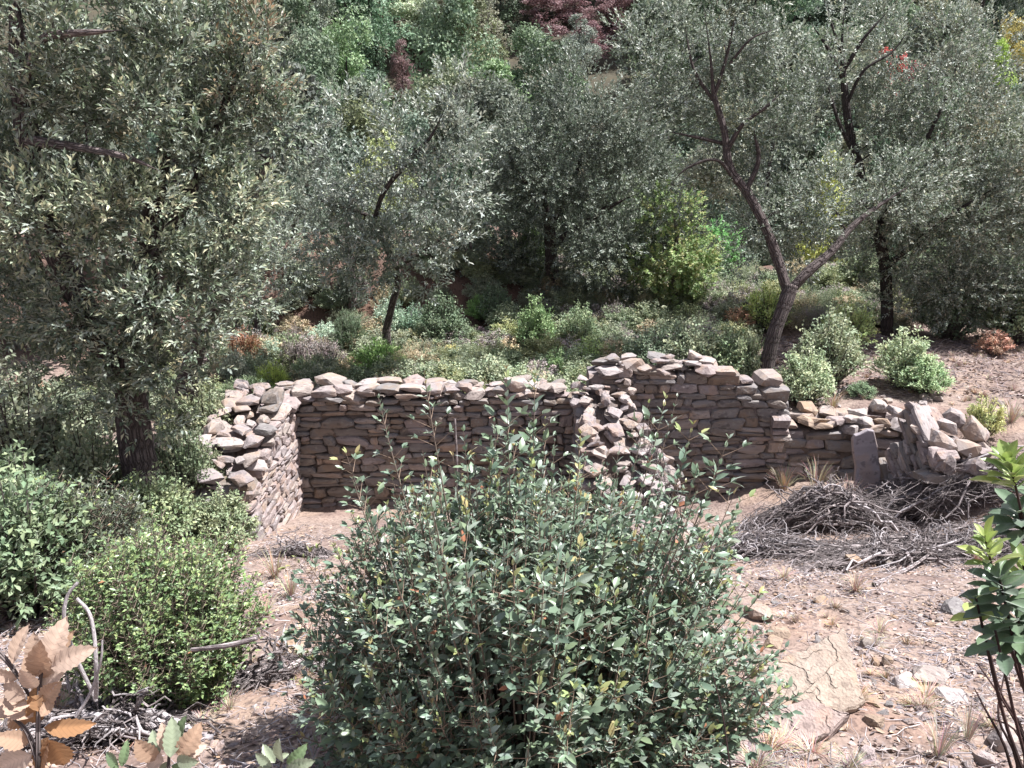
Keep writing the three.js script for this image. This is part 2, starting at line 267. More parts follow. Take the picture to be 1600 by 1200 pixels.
// ---- back wall of the right room, higher, stepping down to a corner stump
{
  const R = rng(12), w = thing('stone_wall', 'higher shaded rear wall of the right room with patchy mortar and a stepped end', 'stone wall');
  const top = (u) => (u < 1.65 ? 1.95 : u < 2.1 ? lerp(1.95, 1.62, (u - 1.65) / 0.45) : 1.55) + (fbm(u * 2, 8, 5) - 0.5) * 0.08, bot = (u) => 0.0 + 0.4 * sstep(0.6, 2.4, u), o = V(1.2, 0, RZ);
  heart(w, V(1.0, 0, RZ - 0.5), FX, 2.62, 0.5, bot, (u) => top(u - 0.2), std({ color: rgb(0.22, 0.205, 0.215), map: stoneMap, bumpMap: stoneBump, bumpScale: 0.03, roughness: 0.95 }), 0.055);
  courses(w, R, o, FX, FZ, 2.42, bot, top, [ST.brown, ST.slate, ST.dark, ST.grey, ST.brown, ST.buff], { hmin: 0.05, hmax: 0.155, wmin: 0.15, wmax: 0.52, proud: 0.02 });  // darker stones again, part painted shade, part weathered brown
  courses(w, R, V(3.62, 0, RZ - 0.02), V(0, 0, -1), V(1, 0, 0), 0.46, () => 0.9, () => 1.5, LIT, { proud: 0.02 });
  const line = []; for (let u = -0.15; u <= 1.75; u += 0.5) line.push(V(1.2 + u, top(u), RZ - 0.23));
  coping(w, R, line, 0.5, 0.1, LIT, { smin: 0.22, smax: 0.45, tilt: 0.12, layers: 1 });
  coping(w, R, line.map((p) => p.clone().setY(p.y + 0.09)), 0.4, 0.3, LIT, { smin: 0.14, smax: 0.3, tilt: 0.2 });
  for (const [x, y, s, m] of [[3.42, 1.62, [0.38, 0.2, 0.44], ST.slate], [3.38, 1.79, [0.3, 0.15, 0.36], ST.buff], [2.95, 1.63, [0.3, 0.14, 0.4], ST.grey], [3.15, 1.6, [0.22, 0.17, 0.4], ST.slate], [2.84, 1.76, [0.26, 0.1, 0.4], ST.pink]]) stone(w, 'coping_stone', R.pick(BLOCKS), m, V(x, y, RZ - 0.22), V(...s), V(R.s(0.05), R.s(0.2), R.s(0.08)));
}
// ---- low broken wall on the right, running to the doorway
{
  const R = rng(13), w = thing('stone_wall', 'low broken wall stub right of the stepped wall, heaped with ochre blocks', 'stone wall');
  const top = (u) => 1.22 - 0.10 * u + (fbm(u * 3, 4, 5) - 0.5) * 0.1, bot = () => 0.3, o = V(3.6, 0, RZ);
  heart(w, V(3.62, 0, RZ - 0.5), FX, 1.75, 0.5, bot, top, mortarM);
  courses(w, R, o, FX, FZ, 1.7, bot, top, [ST.brown, ST.buff, ST.slate, ST.grey], { hmin: 0.09, hmax: 0.18, wmin: 0.2, wmax: 0.5, proud: 0.04 });
  coping(w, R, [V(3.75, 1.2, RZ - 0.2), V(4.5, 1.14, RZ - 0.22), V(5.3, 1.06, RZ - 0.25)], 0.55, 0.05, [ST.ochre, ST.buff, ST.pink, ST.pale], { smin: 0.24, smax: 0.46, tilt: 0.25, layers: 2 });
}
// ---- left side wall: sunlit inner face, collapsing towards the camera
{
  const R = rng(14), w = thing('stone_wall', 'left side wall with a bright sunlit inner face and crumbling front end', 'stone wall');
  const U = V(0, 0, 1), top = (u) => 1.58 - 0.05 * u - 0.26 * sstep(0.8, 1.85, u) + (fbm(u * 3, 6, 5) - 0.5) * 0.1, bot = (u) => 0.02 + 0.14 * u, len = 1.9;
  heart(w, V(-2.86, 0, RZ - 0.1), U, len + 0.02, 0.8, bot, top, std({ color: rgb(0.33, 0.285, 0.28), map: stoneMap, bumpMap: stoneBump, bumpScale: 0.03, roughness: 0.95 }), 0.02);
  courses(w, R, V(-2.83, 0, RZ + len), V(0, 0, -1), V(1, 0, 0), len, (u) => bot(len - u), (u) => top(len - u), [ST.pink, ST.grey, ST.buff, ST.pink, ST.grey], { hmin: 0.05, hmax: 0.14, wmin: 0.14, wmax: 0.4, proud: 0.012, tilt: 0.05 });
  courses(w, R, V(-3.62, 0, RZ + len), V(1, 0, 0), FZ, 0.77, () => 0.2, () => 1.22, [ST.slate, ST.grey, ST.brown], { hmin: 0.08, hmax: 0.17, wmin: 0.2, wmax: 0.4, proud: 0.07, tilt: 0.12 });
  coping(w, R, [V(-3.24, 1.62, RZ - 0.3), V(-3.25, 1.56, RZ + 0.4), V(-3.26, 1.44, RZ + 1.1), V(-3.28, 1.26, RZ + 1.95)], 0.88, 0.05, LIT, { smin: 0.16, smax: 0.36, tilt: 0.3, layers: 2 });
  for (let i = 0; i < 18; i++) stone(w, 'coping_stone', R.pick(SLABS), R.pick([ST.grey, ST.slate, ST.buff]), V(-3.26 + R.s(0.36), 0.66 + i * 0.034, RZ + len + 0.02 + R.s(0.07)), V(R.r(0.26, 0.42), R.r(0.09, 0.16), R.r(0.24, 0.36)), V(R.r(0.1, 0.5), R.s(0.6), R.s(0.35)));
}
// ---- partition between the two rooms, slumped into rubble
{
  const R = rng(15), w = thing('stone_wall', 'partition wall between the two rooms, slumped into sunlit rubble', 'stone wall');
  const U = V(0, 0, 1), top = (u) => 1.72 - 0.34 * u - 0.45 * sstep(0.9, 1.7, u) + (fbm(u * 3, 9, 5) - 0.5) * 0.1, bot = () => 0, len = 1.9;
  heart(w, V(1.5, 0, RZ), U, len, 0.68, bot, top, mortarM, 0.05);
  courses(w, R, V(0.82, 0, RZ), U, V(-1, 0, 0), len, bot, top, [ST.grey, ST.pink, ST.slate, ST.buff], { hmin: 0.09, hmax: 0.17, proud: 0.03 });
  courses(w, R, V(0.84, 0, RZ + len), FX, FZ, 0.66, bot, () => 0.75, LIT, { proud: 0.08, tilt: 0.12 });
  coping(w, R, [V(1.14, 1.78, RZ - 0.15), V(1.16, 1.62, RZ + 0.35), V(1.24, 1.38, RZ + 0.9), V(1.34, 0.98, RZ + 1.5), V(1.42, 0.6, RZ + 1.95)], 0.84, 0.05, [ST.pale, ST.buff, ST.pink, ST.pale, ST.grey], { smin: 0.12, smax: 0.27, tilt: 0.42, layers: 2 });
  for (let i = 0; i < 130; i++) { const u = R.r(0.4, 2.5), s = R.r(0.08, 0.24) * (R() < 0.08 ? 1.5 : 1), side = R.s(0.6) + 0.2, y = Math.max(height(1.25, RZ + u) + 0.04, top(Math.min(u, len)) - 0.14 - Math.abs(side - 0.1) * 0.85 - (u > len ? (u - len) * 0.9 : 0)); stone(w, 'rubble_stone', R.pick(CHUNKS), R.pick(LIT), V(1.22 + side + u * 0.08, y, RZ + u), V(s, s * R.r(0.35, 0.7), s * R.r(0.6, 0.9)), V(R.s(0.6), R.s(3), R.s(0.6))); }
}
// ---- leaning fragment on the far right, its courses steeply tilted
{
  const R = rng(16), w = thing('stone_wall', 'leaning wall fragment on the right with steeply tilted courses and block top', 'stone wall');
  const U = V(0.12, 0, 0.993).normalize(), Nn = V(-0.993, 0, 0.12), top = (u) => 0.62 + 1.0 * sstep(-0.1, 0.75, u) - 0.28 * sstep(0.8, 1.4, u), bot = () => 0.4, o = V(4.72, 0, RZ + 0.1);
  heart(w, V(5.22, 0, RZ + 0.2), U, 0.95, 0.42, () => 0.7, (u) => top(u) - 0.12, std({ color: rgb(0.18, 0.165, 0.17), map: stoneMap, bumpMap: stoneBump, bumpScale: 0.03, roughness: 0.95 }), 0.02);
  courses(w, R, o, U, Nn, 1.3, bot, top, [ST.grey, ST.slate, ST.pink, ST.pale], { hmin: 0.06, hmax: 0.13, wmin: 0.2, wmax: 0.5, proud: 0.03, dip: -0.9, tilt: 0.04 });
  const tops = [[4.72, 1.62, 0.62, 0.24], [4.9, 1.68, 0.72, 0.3], [5.05, 1.6, 0.8, 0.32], [5.2, 1.56, 0.9, 0.28], [5.38, 1.58, 0.72, 0.34], [5.52, 1.5, 0.92, 0.3], [5.02, 1.44, 1.12, 0.34], [5.28, 1.38, 1.2, 0.36], [5.48, 1.33, 1.22, 0.26], [5.0, 1.24, 1.34, 0.3], [5.3, 1.2, 1.4, 0.38], [5.6, 1.28, 1.12, 0.3], [5.7, 1.4, 0.8, 0.24], [4.86, 1.5, 0.95, 0.26]];
  for (const [x, y, u, s] of tops) stone(w, 'coping_stone', R.pick(CHUNKS), R.pick([ST.pale, ST.buff, ST.pink, ST.grey]), V(x, y, RZ + u), V(s, s * R.r(0.4, 0.75), s * 0.85), V(R.s(0.3), R.s(0.8), -0.5 + R.s(0.35)));
  courses(w, R, V(4.86, 0, RZ + 1.4), FX, FZ, 0.85, () => 0.55, () => 1.2, [ST.slate, ST.grey, ST.brown], { proud: 0.06, tilt: 0.15, dip: -0.25 });
}
// ---- standing slab in the doorway
{
  const g = onGround(1352, 772), s = new THREE.Shape([[-0.12, -0.1], [0.14, -0.12], [0.15, 0.1], [0.158, 0.3], [0.142, 0.45], [0.13, 0.62], [0.112, 0.72], [0.09, 0.83], [0.03, 0.845], [-0.06, 0.80], [-0.12, 0.785], [-0.15, 0.73], [-0.14, 0.55], [-0.118, 0.4], [-0.13, 0.2]].map((a) => new THREE.Vector2(...a)));
  const geo = new THREE.ExtrudeGeometry(s, { depth: 0.07, bevelEnabled: true, bevelSize: 0.012, bevelThickness: 0.012, bevelSegments: 2 });
  const o = new THREE.Mesh(geo, stoneM(0.52, 0.50, 0.53)); o.name = numbered('standing_slab'); o.position.copy(g.p); o.rotation.set(-0.12, -0.15, 0.10); o.castShadow = true; scene.add(o);
  tag(o, 'smooth grey upright stone slab leaning in the doorway gap', 'stone slab');
}

// ---------------------------------------------------------------- vegetation builders
const jig = (R, c, k = 0.18) => { const m = (1 + R.s(k)) * 1.0, w = R.s(k * 0.35); return [c[0] * m * (1 + w), c[1] * m, c[2] * m * (1 - w)]; };
const PAL0 = {
  oak: [[0.068, 0.09, 0.052], [0.056, 0.076, 0.046], [0.088, 0.108, 0.07], [0.185, 0.20, 0.165], [0.145, 0.162, 0.13]],
  oakTip: [[0.265, 0.27, 0.18], [0.27, 0.255, 0.175], [0.21, 0.235, 0.155], [0.13, 0.155, 0.095]],
  grey: [[0.10, 0.118, 0.088], [0.175, 0.19, 0.165], [0.075, 0.095, 0.066], [0.235, 0.245, 0.215]],
  dark: [[0.05, 0.065, 0.045], [0.07, 0.085, 0.06], [0.11, 0.12, 0.09]],
  yellow: [[0.28, 0.34, 0.14], [0.23, 0.31, 0.12], [0.32, 0.31, 0.14], [0.18, 0.26, 0.10]],
  bright: [[0.13, 0.26, 0.09], [0.17, 0.30, 0.12], [0.10, 0.20, 0.08]],
  fresh: [[0.14, 0.21, 0.065], [0.10, 0.165, 0.055], [0.20, 0.26, 0.09], [0.075, 0.12, 0.045]],
};
const PAL = Object.fromEntries(Object.entries(PAL0).map(([k, v]) => [k, v.map((c) => c.map((x, i) => x * (i === 0 ? 0.94 : 1) * (k === 'yellow' ? 1.3 : 1.85)))]));
// leaves set along one spray; returns nothing, fills mb
function spray(mb, wood, R, p, d, o) {
  const L = o.len * R.r(0.7, 1.3), side = V().crossVectors(d, V(0, 1, 0.01)).normalize(), up = V().crossVectors(side, d), bend = V(R.s(0.25), R.r(-0.1, 0.35), R.s(0.25));
  const n = o.n, pal = o.pal, base = R.pick(pal), end = p.clone().addScaledVector(d, L).addScaledVector(bend, L * 0.4);
  if (wood) wood.tube([p, p.clone().lerp(end, 0.55).addScaledVector(up, 0.02), end], [o.stem, o.stem * 0.8, o.stem * 0.5], 3, o.wood || [1, 1, 1], 0, 1, false);
  const a0 = R() * 6.28;
  for (let i = 0; i < n; i++) {
    const t = (i + 0.6) / n, an = a0 + i * 2.4 + R.s(0.4), c = Math.cos(an), s = Math.sin(an), out = lerp(1.1, 0.45, t) + R.s(0.25), q = p.clone().lerp(end, t);
    const ld = d.clone().addScaledVector(side, c * out).addScaledVector(up, s * out).add(V(0, o.lift ?? 0.15, 0)).normalize();
    const nn = V(R.s(0.6), 0.75, R.s(0.6)).addScaledVector(d, 0.25).add(V(-ld.x * 0.35, 0, -ld.z * 0.35));
    const k = R.r(0.7, 1.2) * (t > 0.8 ? 0.8 : 1);
    mb.leaf(q, ld, nn, o.leaf * k, o.leaf * (o.ratio ?? 0.42) * k, jig(R, o.tip && t > 0.7 && R() < o.tip ? R.pick(o.tipPal) : R() < 0.6 ? base : R.pick(pal)), o.big, o.fold ?? 0.22, o.curl ?? 0.12);
  }
}
// skeleton of limbs: list of [[px, py, r, radius], ...]; returns polylines in space
const limbLine = (pts) => { const p = pts.map((a) => atR(a[0], a[1], a[2])), c = new THREE.CatmullRomCurve3(p), n = pts.length * 5, out = [], rad = []; for (let i = 0; i <= n; i++) { const t = i / n; out.push(c.getPoint(t)); const f = t * (pts.length - 1), k = Math.min(pts.length - 2, Math.floor(f)); rad.push(lerp(pts[k][3], pts[k + 1][3], f - k) * (pts[pts.length - 1][3] < 0.06 ? lerp(1, 0.3, sstep(0.7, 1, t)) : 1)); } return { pts: out, rad }; };
// a tree: limbs from trunk upward and a crown of clumps in lobes. lobes: [px, py, radius px, r, density, palette]
function tree(name, label, seed, T) {
  const R = rng(seed), g = T.limbs.map((l) => limbLine(l.pts)), root = g[0].pts[0].clone(); root.y = Math.min(root.y, height(root.x, root.z));
  const t = thing(name, label, 'tree', V(0, 0, 0)), nodes = [];
  g.forEach((l, i) => { const mb = new MB(); const pts = l.pts; if (i === 0) { pts[0].y = Math.min(pts[0].y, height(pts[0].x, pts[0].z) - 0.15); l.rad[0] *= 1.35; l.rad[1] *= 1.12; }
    mb.tube(pts, l.rad, i === 0 ? 14 : 9, [1, 1, 1], 0.12, seed + i); mb.mesh(T.limbs[i].name || (i ? 'branch' : 'trunk'), T.limbs[i].mat || T.bark, t);
    pts.forEach((p, k) => { if (i || k > pts.length * 0.45) nodes.push({ p, rad: l.rad[k], ord: i }); }); });
  const leaves = new MB(), twigs = new MB();
  const clumps = [];
  for (const [px, py, rp, r, dens = 1, pal] of T.lobes) {
    const c = atR(px, py, r), d = depthAt(py, r), rad = rp * d / F, n = Math.max(3, Math.round(dens * 2.9 * (T.clumps ?? 16) * Math.pow(rad, 1.7)));
    for (let i = 0; i < n; i++) { const q = R.dir(), k = Math.pow(R.r(0.16, 1), 0.45) * (0.82 + 0.36 * R()); const out = q.clone().multiplyScalar(k); clumps.push({ p: c.clone().add(V(out.x * rad, out.y * rad * 0.95, out.z * rad * (T.flat ?? 0.95))), d: q, pal: pal || T.pal, k }); }
  }
  const hub = nodes[Math.floor(nodes.length * 0.4)].p; clumps.sort((a, b) => a.p.distanceTo(hub) - b.p.distanceTo(hub));
  for (const c of clumps) {
    let best = null, bd = 1e9; for (const n of nodes) { const dd = n.p.distanceToSquared(c.p) * (n.p.y > c.p.y + 0.3 ? 1.5 : 1); if (dd < bd) { bd = dd; best = n; } }
    const L = Math.sqrt(bd), rr = Math.min(best.rad * 0.6, 0.010 + 0.012 * L), m1 = best.p.clone().lerp(c.p, 0.35).add(V(R.s(0.12) * L, R.s(0.12) * L - 0.04, R.s(0.12) * L)), m2 = best.p.clone().lerp(c.p, 0.7).add(V(R.s(0.1) * L, R.s(0.1) * L + 0.05, R.s(0.1) * L));
    twigs.tube([best.p, m1, m2, c.p], [rr, rr * 0.8, rr * 0.6, Math.max(0.004, rr * 0.4)], 5, [1, 1, 1], 0, 1, false);
    if (L > 0.25) nodes.push({ p: m2, rad: rr * 0.6, ord: 9 }); nodes.push({ p: c.p, rad: Math.max(0.004, rr * 0.4), ord: 9 });
    const cr = (T.clumpR ?? 0.3) * R.r(0.7, 1.35), ns = Math.round((T.sprays ?? 14) * 1.5 * R.r(0.6, 1.4));
    for (let i = 0; i < ns; i++) {
      const e = R.dir(), p = c.p.clone().addScaledVector(e, cr * Math.sqrt(R()) * 0.8), d = e.clone().multiplyScalar(0.8).addScaledVector(c.d, 0.55).add(V(0, T.up ?? 0.35, 0)).normalize();
      spray(leaves, R() < (T.stems ?? 0.5) ? twigs : null, R, p, d, { len: T.sprayLen ?? 0.16, n: T.per ?? 9, leaf: T.leaf, ratio: T.ratio, pal: c.pal, stem: 0.0028, tip: T.tip ?? 0, tipPal: PAL.oakTip, lift: T.lift, big: T.big, wood: [1.3, 1.25, 1.2] });
    }
  }
  console.log(name, clumps.length, 'leaves', leaves.n / 4, 'tris', leaves.i.length / 3 + twigs.i.length / 3);
  twigs.mesh('twigs', T.twigBark || T.bark, t, 'stuff'); leaves.mesh('crown', T.mat || LEAF.oak, t, 'stuff');
  return t;
}

// ---------------------------------------------------------------- the big trees
tree('holm_oak', 'big holm oak on the left, thick trunk hidden behind its own low leafy sprays', 501, {
  bark: BARK.oak, pal: PAL.oak, leaf: 0.074, ratio: 0.38, clumps: 11.5, clumpR: 0.22, sprays: 14, per: 9, sprayLen: 0.17, tip: 0.5, up: 0.45, flat: 0.9,
  limbs: [{ pts: [[238, 850, 7.5, 0.20], [226, 760, 7.55, 0.175], [212, 690, 7.6, 0.165], [206, 600, 7.6, 0.15], [220, 480, 7.6, 0.13], [240, 330, 7.7, 0.09], [270, 160, 7.8, 0.06], [290, 20, 7.9, 0.03]] },
    { pts: [[208, 620, 7.6, 0.13], [130, 480, 7.5, 0.12], [62, 330, 7.5, 0.11], [45, 230, 7.5, 0.105], [33, 130, 7.5, 0.09], [22, 0, 7.5, 0.06], [15, -80, 7.5, 0.04]] },
    { pts: [[212, 560, 7.6, 0.1], [290, 440, 7.9, 0.08], [380, 330, 8.2, 0.055], [412, 270, 8.2, 0.045], [438, 215, 8.2, 0.03]], mat: BARK.light },
    { pts: [[45, 220, 7.45, 0.05], [150, 235, 7.0, 0.032], [205, 248, 6.8, 0.024], [252, 268, 6.7, 0.008]], mat: BARK.light },
    { name: 'dead_branch', pts: [[38, 150, 7.45, 0.05], [66, 62, 7.0, 0.036], [105, 53, 6.75, 0.03], [150, 50, 6.65, 0.022], [190, 47, 6.6, 0.009]], mat: BARK.light },
    { pts: [[225, 430, 7.6, 0.08], [330, 230, 7.8, 0.05], [370, 110, 7.9, 0.03], [400, 60, 7.9, 0.015]] }],
  lobes: [[100, 40, 150, 7.7, 0.9], [260, 60, 130, 7.8, 0.85], [385, 110, 85, 8.0, 1, [...PAL.oak, [0.34, 0.25, 0.16], [0.30, 0.24, 0.17]]], [350, 180, 90, 7.9, 0.9], [220, 180, 140, 7.4, 0.9], [70, 200, 110, 7.6, 0.7], [415, 225, 48, 8.2, 0.8], [20, 340, 90, 7.4, 1], [-20, 440, 90, 7.6, 1], [40, 130, 70, 7.0, 1.1], [60, 60, 70, 6.9, 0.9], [420, 190, 45, 8.0, 0.9], [330, 250, 60, 7.5, 1],  [40, 480, 80, 7.4, 1], [-10, 250, 80, 7.6, 0.9], [90, 560, 60, 7.4, 0.9], [75, 330, 80, 6.9, 1.1, [...PAL.oak, ...PAL.oakTip]], [180, 350, 100, 7.0, 1.0, [...PAL.oak, ...PAL.oakTip]], [290, 330, 110, 7.4, 0.9, [...PAL.oak, ...PAL.oakTip]], [385, 320, 70, 8.0, 0.9], [440, 340, 40, 8.4, 0.8], [140, 460, 100, 7.1, 1], [260, 460, 110, 7.1, 1], [180, 560, 80, 7.1, 1], [260, 550, 65, 7.0, 1.0], [225, 640, 45, 7.1, 1], [350, 420, 70, 7.7, 0.9], [150, -40, 130, 7.9, 0.7], [340, 10, 90, 8.1, 0.7]],
});
tree('leaning_oak', 'slender leaning oak trunk rising behind the big left oak', 502, {
  bark: BARK.oak, pal: PAL.oak, leaf: 0.06, ratio: 0.4, clumps: 14, clumpR: 0.3, sprays: 14, tip: 0.2,
  limbs: [{ pts: [[288, 612, 10.6, 0.13], [315, 520, 10.5, 0.12], [350, 465, 10.4, 0.10], [356, 420, 10.3, 0.07], [350, 380, 10.3, 0.045]] }, { pts: [[322, 505, 10.5, 0.08], [330, 470, 10.5, 0.065], [325, 430, 10.5, 0.04]] }],
  lobes: [[350, 380, 60, 10.2, 0.7], [425, 395, 48, 10.3, 0.7], [320, 420, 60, 10.4, 0.7]],
});
tree('young_holm_oak', 'holm oak with large grey leaves and a thin curved trunk behind the left wall', 503, {
  bark: BARK.oak, pal: PAL.grey, leaf: 0.09, ratio: 0.40, clumps: 9, clumpR: 0.25, sprays: 10, per: 8, sprayLen: 0.2, up: 0.4, flat: 0.8, tip: 0.15,
  limbs: [{ pts: [[602, 520, 13.4, 0.066], [612, 480, 13.3, 0.058], [622, 430, 13.2, 0.055], [600, 380, 13.0, 0.047], [575, 330, 12.9, 0.039]] }, { pts: [[585, 345, 12.7, 0.039], [600, 300, 12.4, 0.039], [640, 250, 12.2, 0.035], [672, 215, 12.1, 0.023], [700, 160, 12.1, 0.009]] }, { pts: [[618, 420, 13.1, 0.039], [680, 380, 12.8, 0.027], [730, 340, 12.7, 0.012]] }, { pts: [[590, 340, 12.8, 0.031], [520, 320, 12.7, 0.023], [470, 300, 12.7, 0.012]] }],
  lobes: [[590, 320, 85, 12.6], [680, 290, 75, 12.2, 1.1], [540, 260, 75, 12.6, 0.8], [640, 210, 70, 12.2, 0.7], [700, 210, 45, 12.1, 1], [490, 370, 80, 12.8], [720, 370, 48, 12.4, 0.9], [640, 390, 80, 12.6], [570, 400, 60, 12.6], [715, 145, 38, 12.1, 0.5], [560, 170, 40, 12.5, 0.25], [440, 420, 60, 12.9, 0.9], [745, 300, 40, 12.4, 0.6]],
});
tree('round_oak', 'dark rounded oak with spreading branches in the middle of the view', 504, {
  bark: BARK.oak, pal: [...PAL.dark, ...PAL.dark, PAL.grey[0], PAL.grey[1]], leaf: 0.066, ratio: 0.5, clumps: 12, clumpR: 0.42, sprays: 18, per: 9, sprayLen: 0.2, flat: 0.9,
  limbs: [{ pts: [[880, 545, 16.5, 0.17], [872, 480, 16.4, 0.15], [862, 420, 16.3, 0.14], [860, 370, 16.2, 0.12], [852, 320, 16.1, 0.07], [845, 250, 16.1, 0.04]] }, { pts: [[862, 385, 16.2, 0.09], [890, 365, 16.0, 0.08], [940, 330, 15.8, 0.06], [990, 305, 15.7, 0.03]] }, { pts: [[860, 360, 16.2, 0.07], [880, 310, 16.0, 0.055], [900, 270, 15.9, 0.04], [915, 220, 15.9, 0.02]] }, { pts: [[860, 350, 16.2, 0.06], [830, 300, 16.1, 0.05], [800, 250, 16.1, 0.03], [790, 190, 16.1, 0.015]] }],
  lobes: [[860, 250, 95, 16, 0.9], [800, 220, 70, 16.2, 0.9], [930, 210, 85, 16, 0.9], [990, 270, 65, 15.9], [780, 320, 65, 16.3, 0.9], [930, 370, 80, 15.6], [850, 400, 75, 16.4, 0.9], [1000, 350, 45, 15.9, 0.7], [950, 430, 50, 15.8], [880, 480, 50, 16.2, 0.8], [790, 420, 55, 16.6, 0.9], [905, 150, 55, 16.2, 0.7], [810, 480, 45, 16.6, 0.8]],
});
tree('yellowing_tree', 'yellow green autumn tree beside the dark rounded oak', 505, {
  bark: BARK.light, pal: PAL.yellow, leaf: 0.08, ratio: 0.7, clumps: 12, clumpR: 0.36, sprays: 14, mat: LEAF.soft, stems: 0.2, up: 0.2,
  limbs: [{ pts: [[1050, 500, 15.6, 0.09], [1055, 430, 15.6, 0.07], [1058, 370, 15.6, 0.05], [1050, 320, 15.6, 0.02]] }],
  lobes: [[1045, 335, 38, 15.5], [1065, 390, 45, 15.4], [1030, 420, 45, 15.5], [1085, 425, 32, 15.4], [1050, 465, 40, 15.5, 1, [[0.2, 0.26, 0.09], ...PAL.yellow]]],
});
tree('green_sapling', 'small bright green tree between the yellowing tree and the forked oak', 506, {
  bark: BARK.light, pal: PAL.bright, leaf: 0.09, ratio: 0.7, clumps: 13, clumpR: 0.34, sprays: 13, mat: LEAF.soft, stems: 0.1,
  limbs: [{ pts: [[1122, 470, 20, 0.06], [1124, 420, 20, 0.05], [1126, 370, 20, 0.02]] }], lobes: [[1122, 380, 28, 20], [1130, 415, 26, 20], [1112, 420, 20, 20]],
});
tree('forked_oak', 'large oak with a bare leaning trunk that forks just behind the stepped wall', 507, {
  bark: BARK.oak, pal: [...PAL.oak, ...PAL.grey], leaf: 0.064, ratio: 0.42, clumps: 13, clumpR: 0.3, sprays: 14, per: 9, sprayLen: 0.19, flat: 0.85, tip: 0.1, up: 0.3,
  limbs: [{ pts: [[1192, 618, 11.4, 0.105], [1199, 570, 11.45, 0.100], [1210, 520, 11.5, 0.101], [1228, 470, 11.6, 0.108], [1236, 445, 11.65, 0.094]] },
    { pts: [[1232, 462, 11.65, 0.078], [1216, 410, 11.8, 0.074], [1200, 365, 11.9, 0.070], [1170, 305, 12.1, 0.066], [1140, 262, 12.2, 0.062], [1132, 205, 12.3, 0.051], [1116, 150, 12.4, 0.039], [1110, 90, 12.4, 0.027], [1100, 10, 12.4, 0.016]] },
    { pts: [[1234, 455, 11.65, 0.078], [1262, 425, 11.7, 0.072], [1300, 392, 11.9, 0.061], [1330, 355, 12.1, 0.047], [1390, 310, 12.4, 0.027], [1440, 280, 12.6, 0.009]] },
    { pts: [[1136, 235, 12.25, 0.039], [1160, 195, 12.2, 0.031], [1200, 165, 12.1, 0.023], [1225, 140, 12.1, 0.009]] }, { pts: [[1134, 225, 12.3, 0.031], [1090, 215, 12.3, 0.022], [1040, 205, 12.3, 0.009]] }, { pts: [[1116, 150, 12.4, 0.031], [1135, 90, 12.4, 0.023], [1150, 20, 12.4, 0.012]] }, { pts: [[1165, 300, 12.1, 0.043], [1185, 250, 12.2, 0.035], [1178, 205, 12.2, 0.023]] }, { pts: [[1150, 285, 12.1, 0.031], [1120, 250, 12, 0.023], [1075, 262, 12, 0.016], [1045, 290, 12, 0.006]] }, { pts: [[1140, 100, 12.4, 0.022], [1175, 60, 12.3, 0.016], [1215, 45, 12.3, 0.006]] }, { pts: [[1120, 165, 12.4, 0.027], [1085, 110, 12.5, 0.022], [1070, 40, 12.6, 0.011]] }],
  lobes: [[1070, 80, 80, 13.05, 0.62], [1150, 50, 95, 12.95, 0.55], [1055, 170, 65, 13.05, 0.6], [1150, 170, 85, 12.75, 0.6], [1240, 60, 85, 12.85, 0.5], [1235, 255, 70, 12.55, 0.8], [1110, 290, 60, 12.75, 0.6], [1205, 335, 60, 12.35, 1.1], [1280, 320, 70, 12.45, 1.1], [1250, 160, 70, 12.65, 0.55], [1165, 370, 50, 12.75, 0.8], [1330, 300, 60, 12.75, 0.9], [1400, 310, 60, 12.85, 0.9], [1445, 275, 55, 13.05, 0.9], [1000, 60, 50, 13.35, 0.5], [1250, 385, 40, 12.55, 0.8]],
});
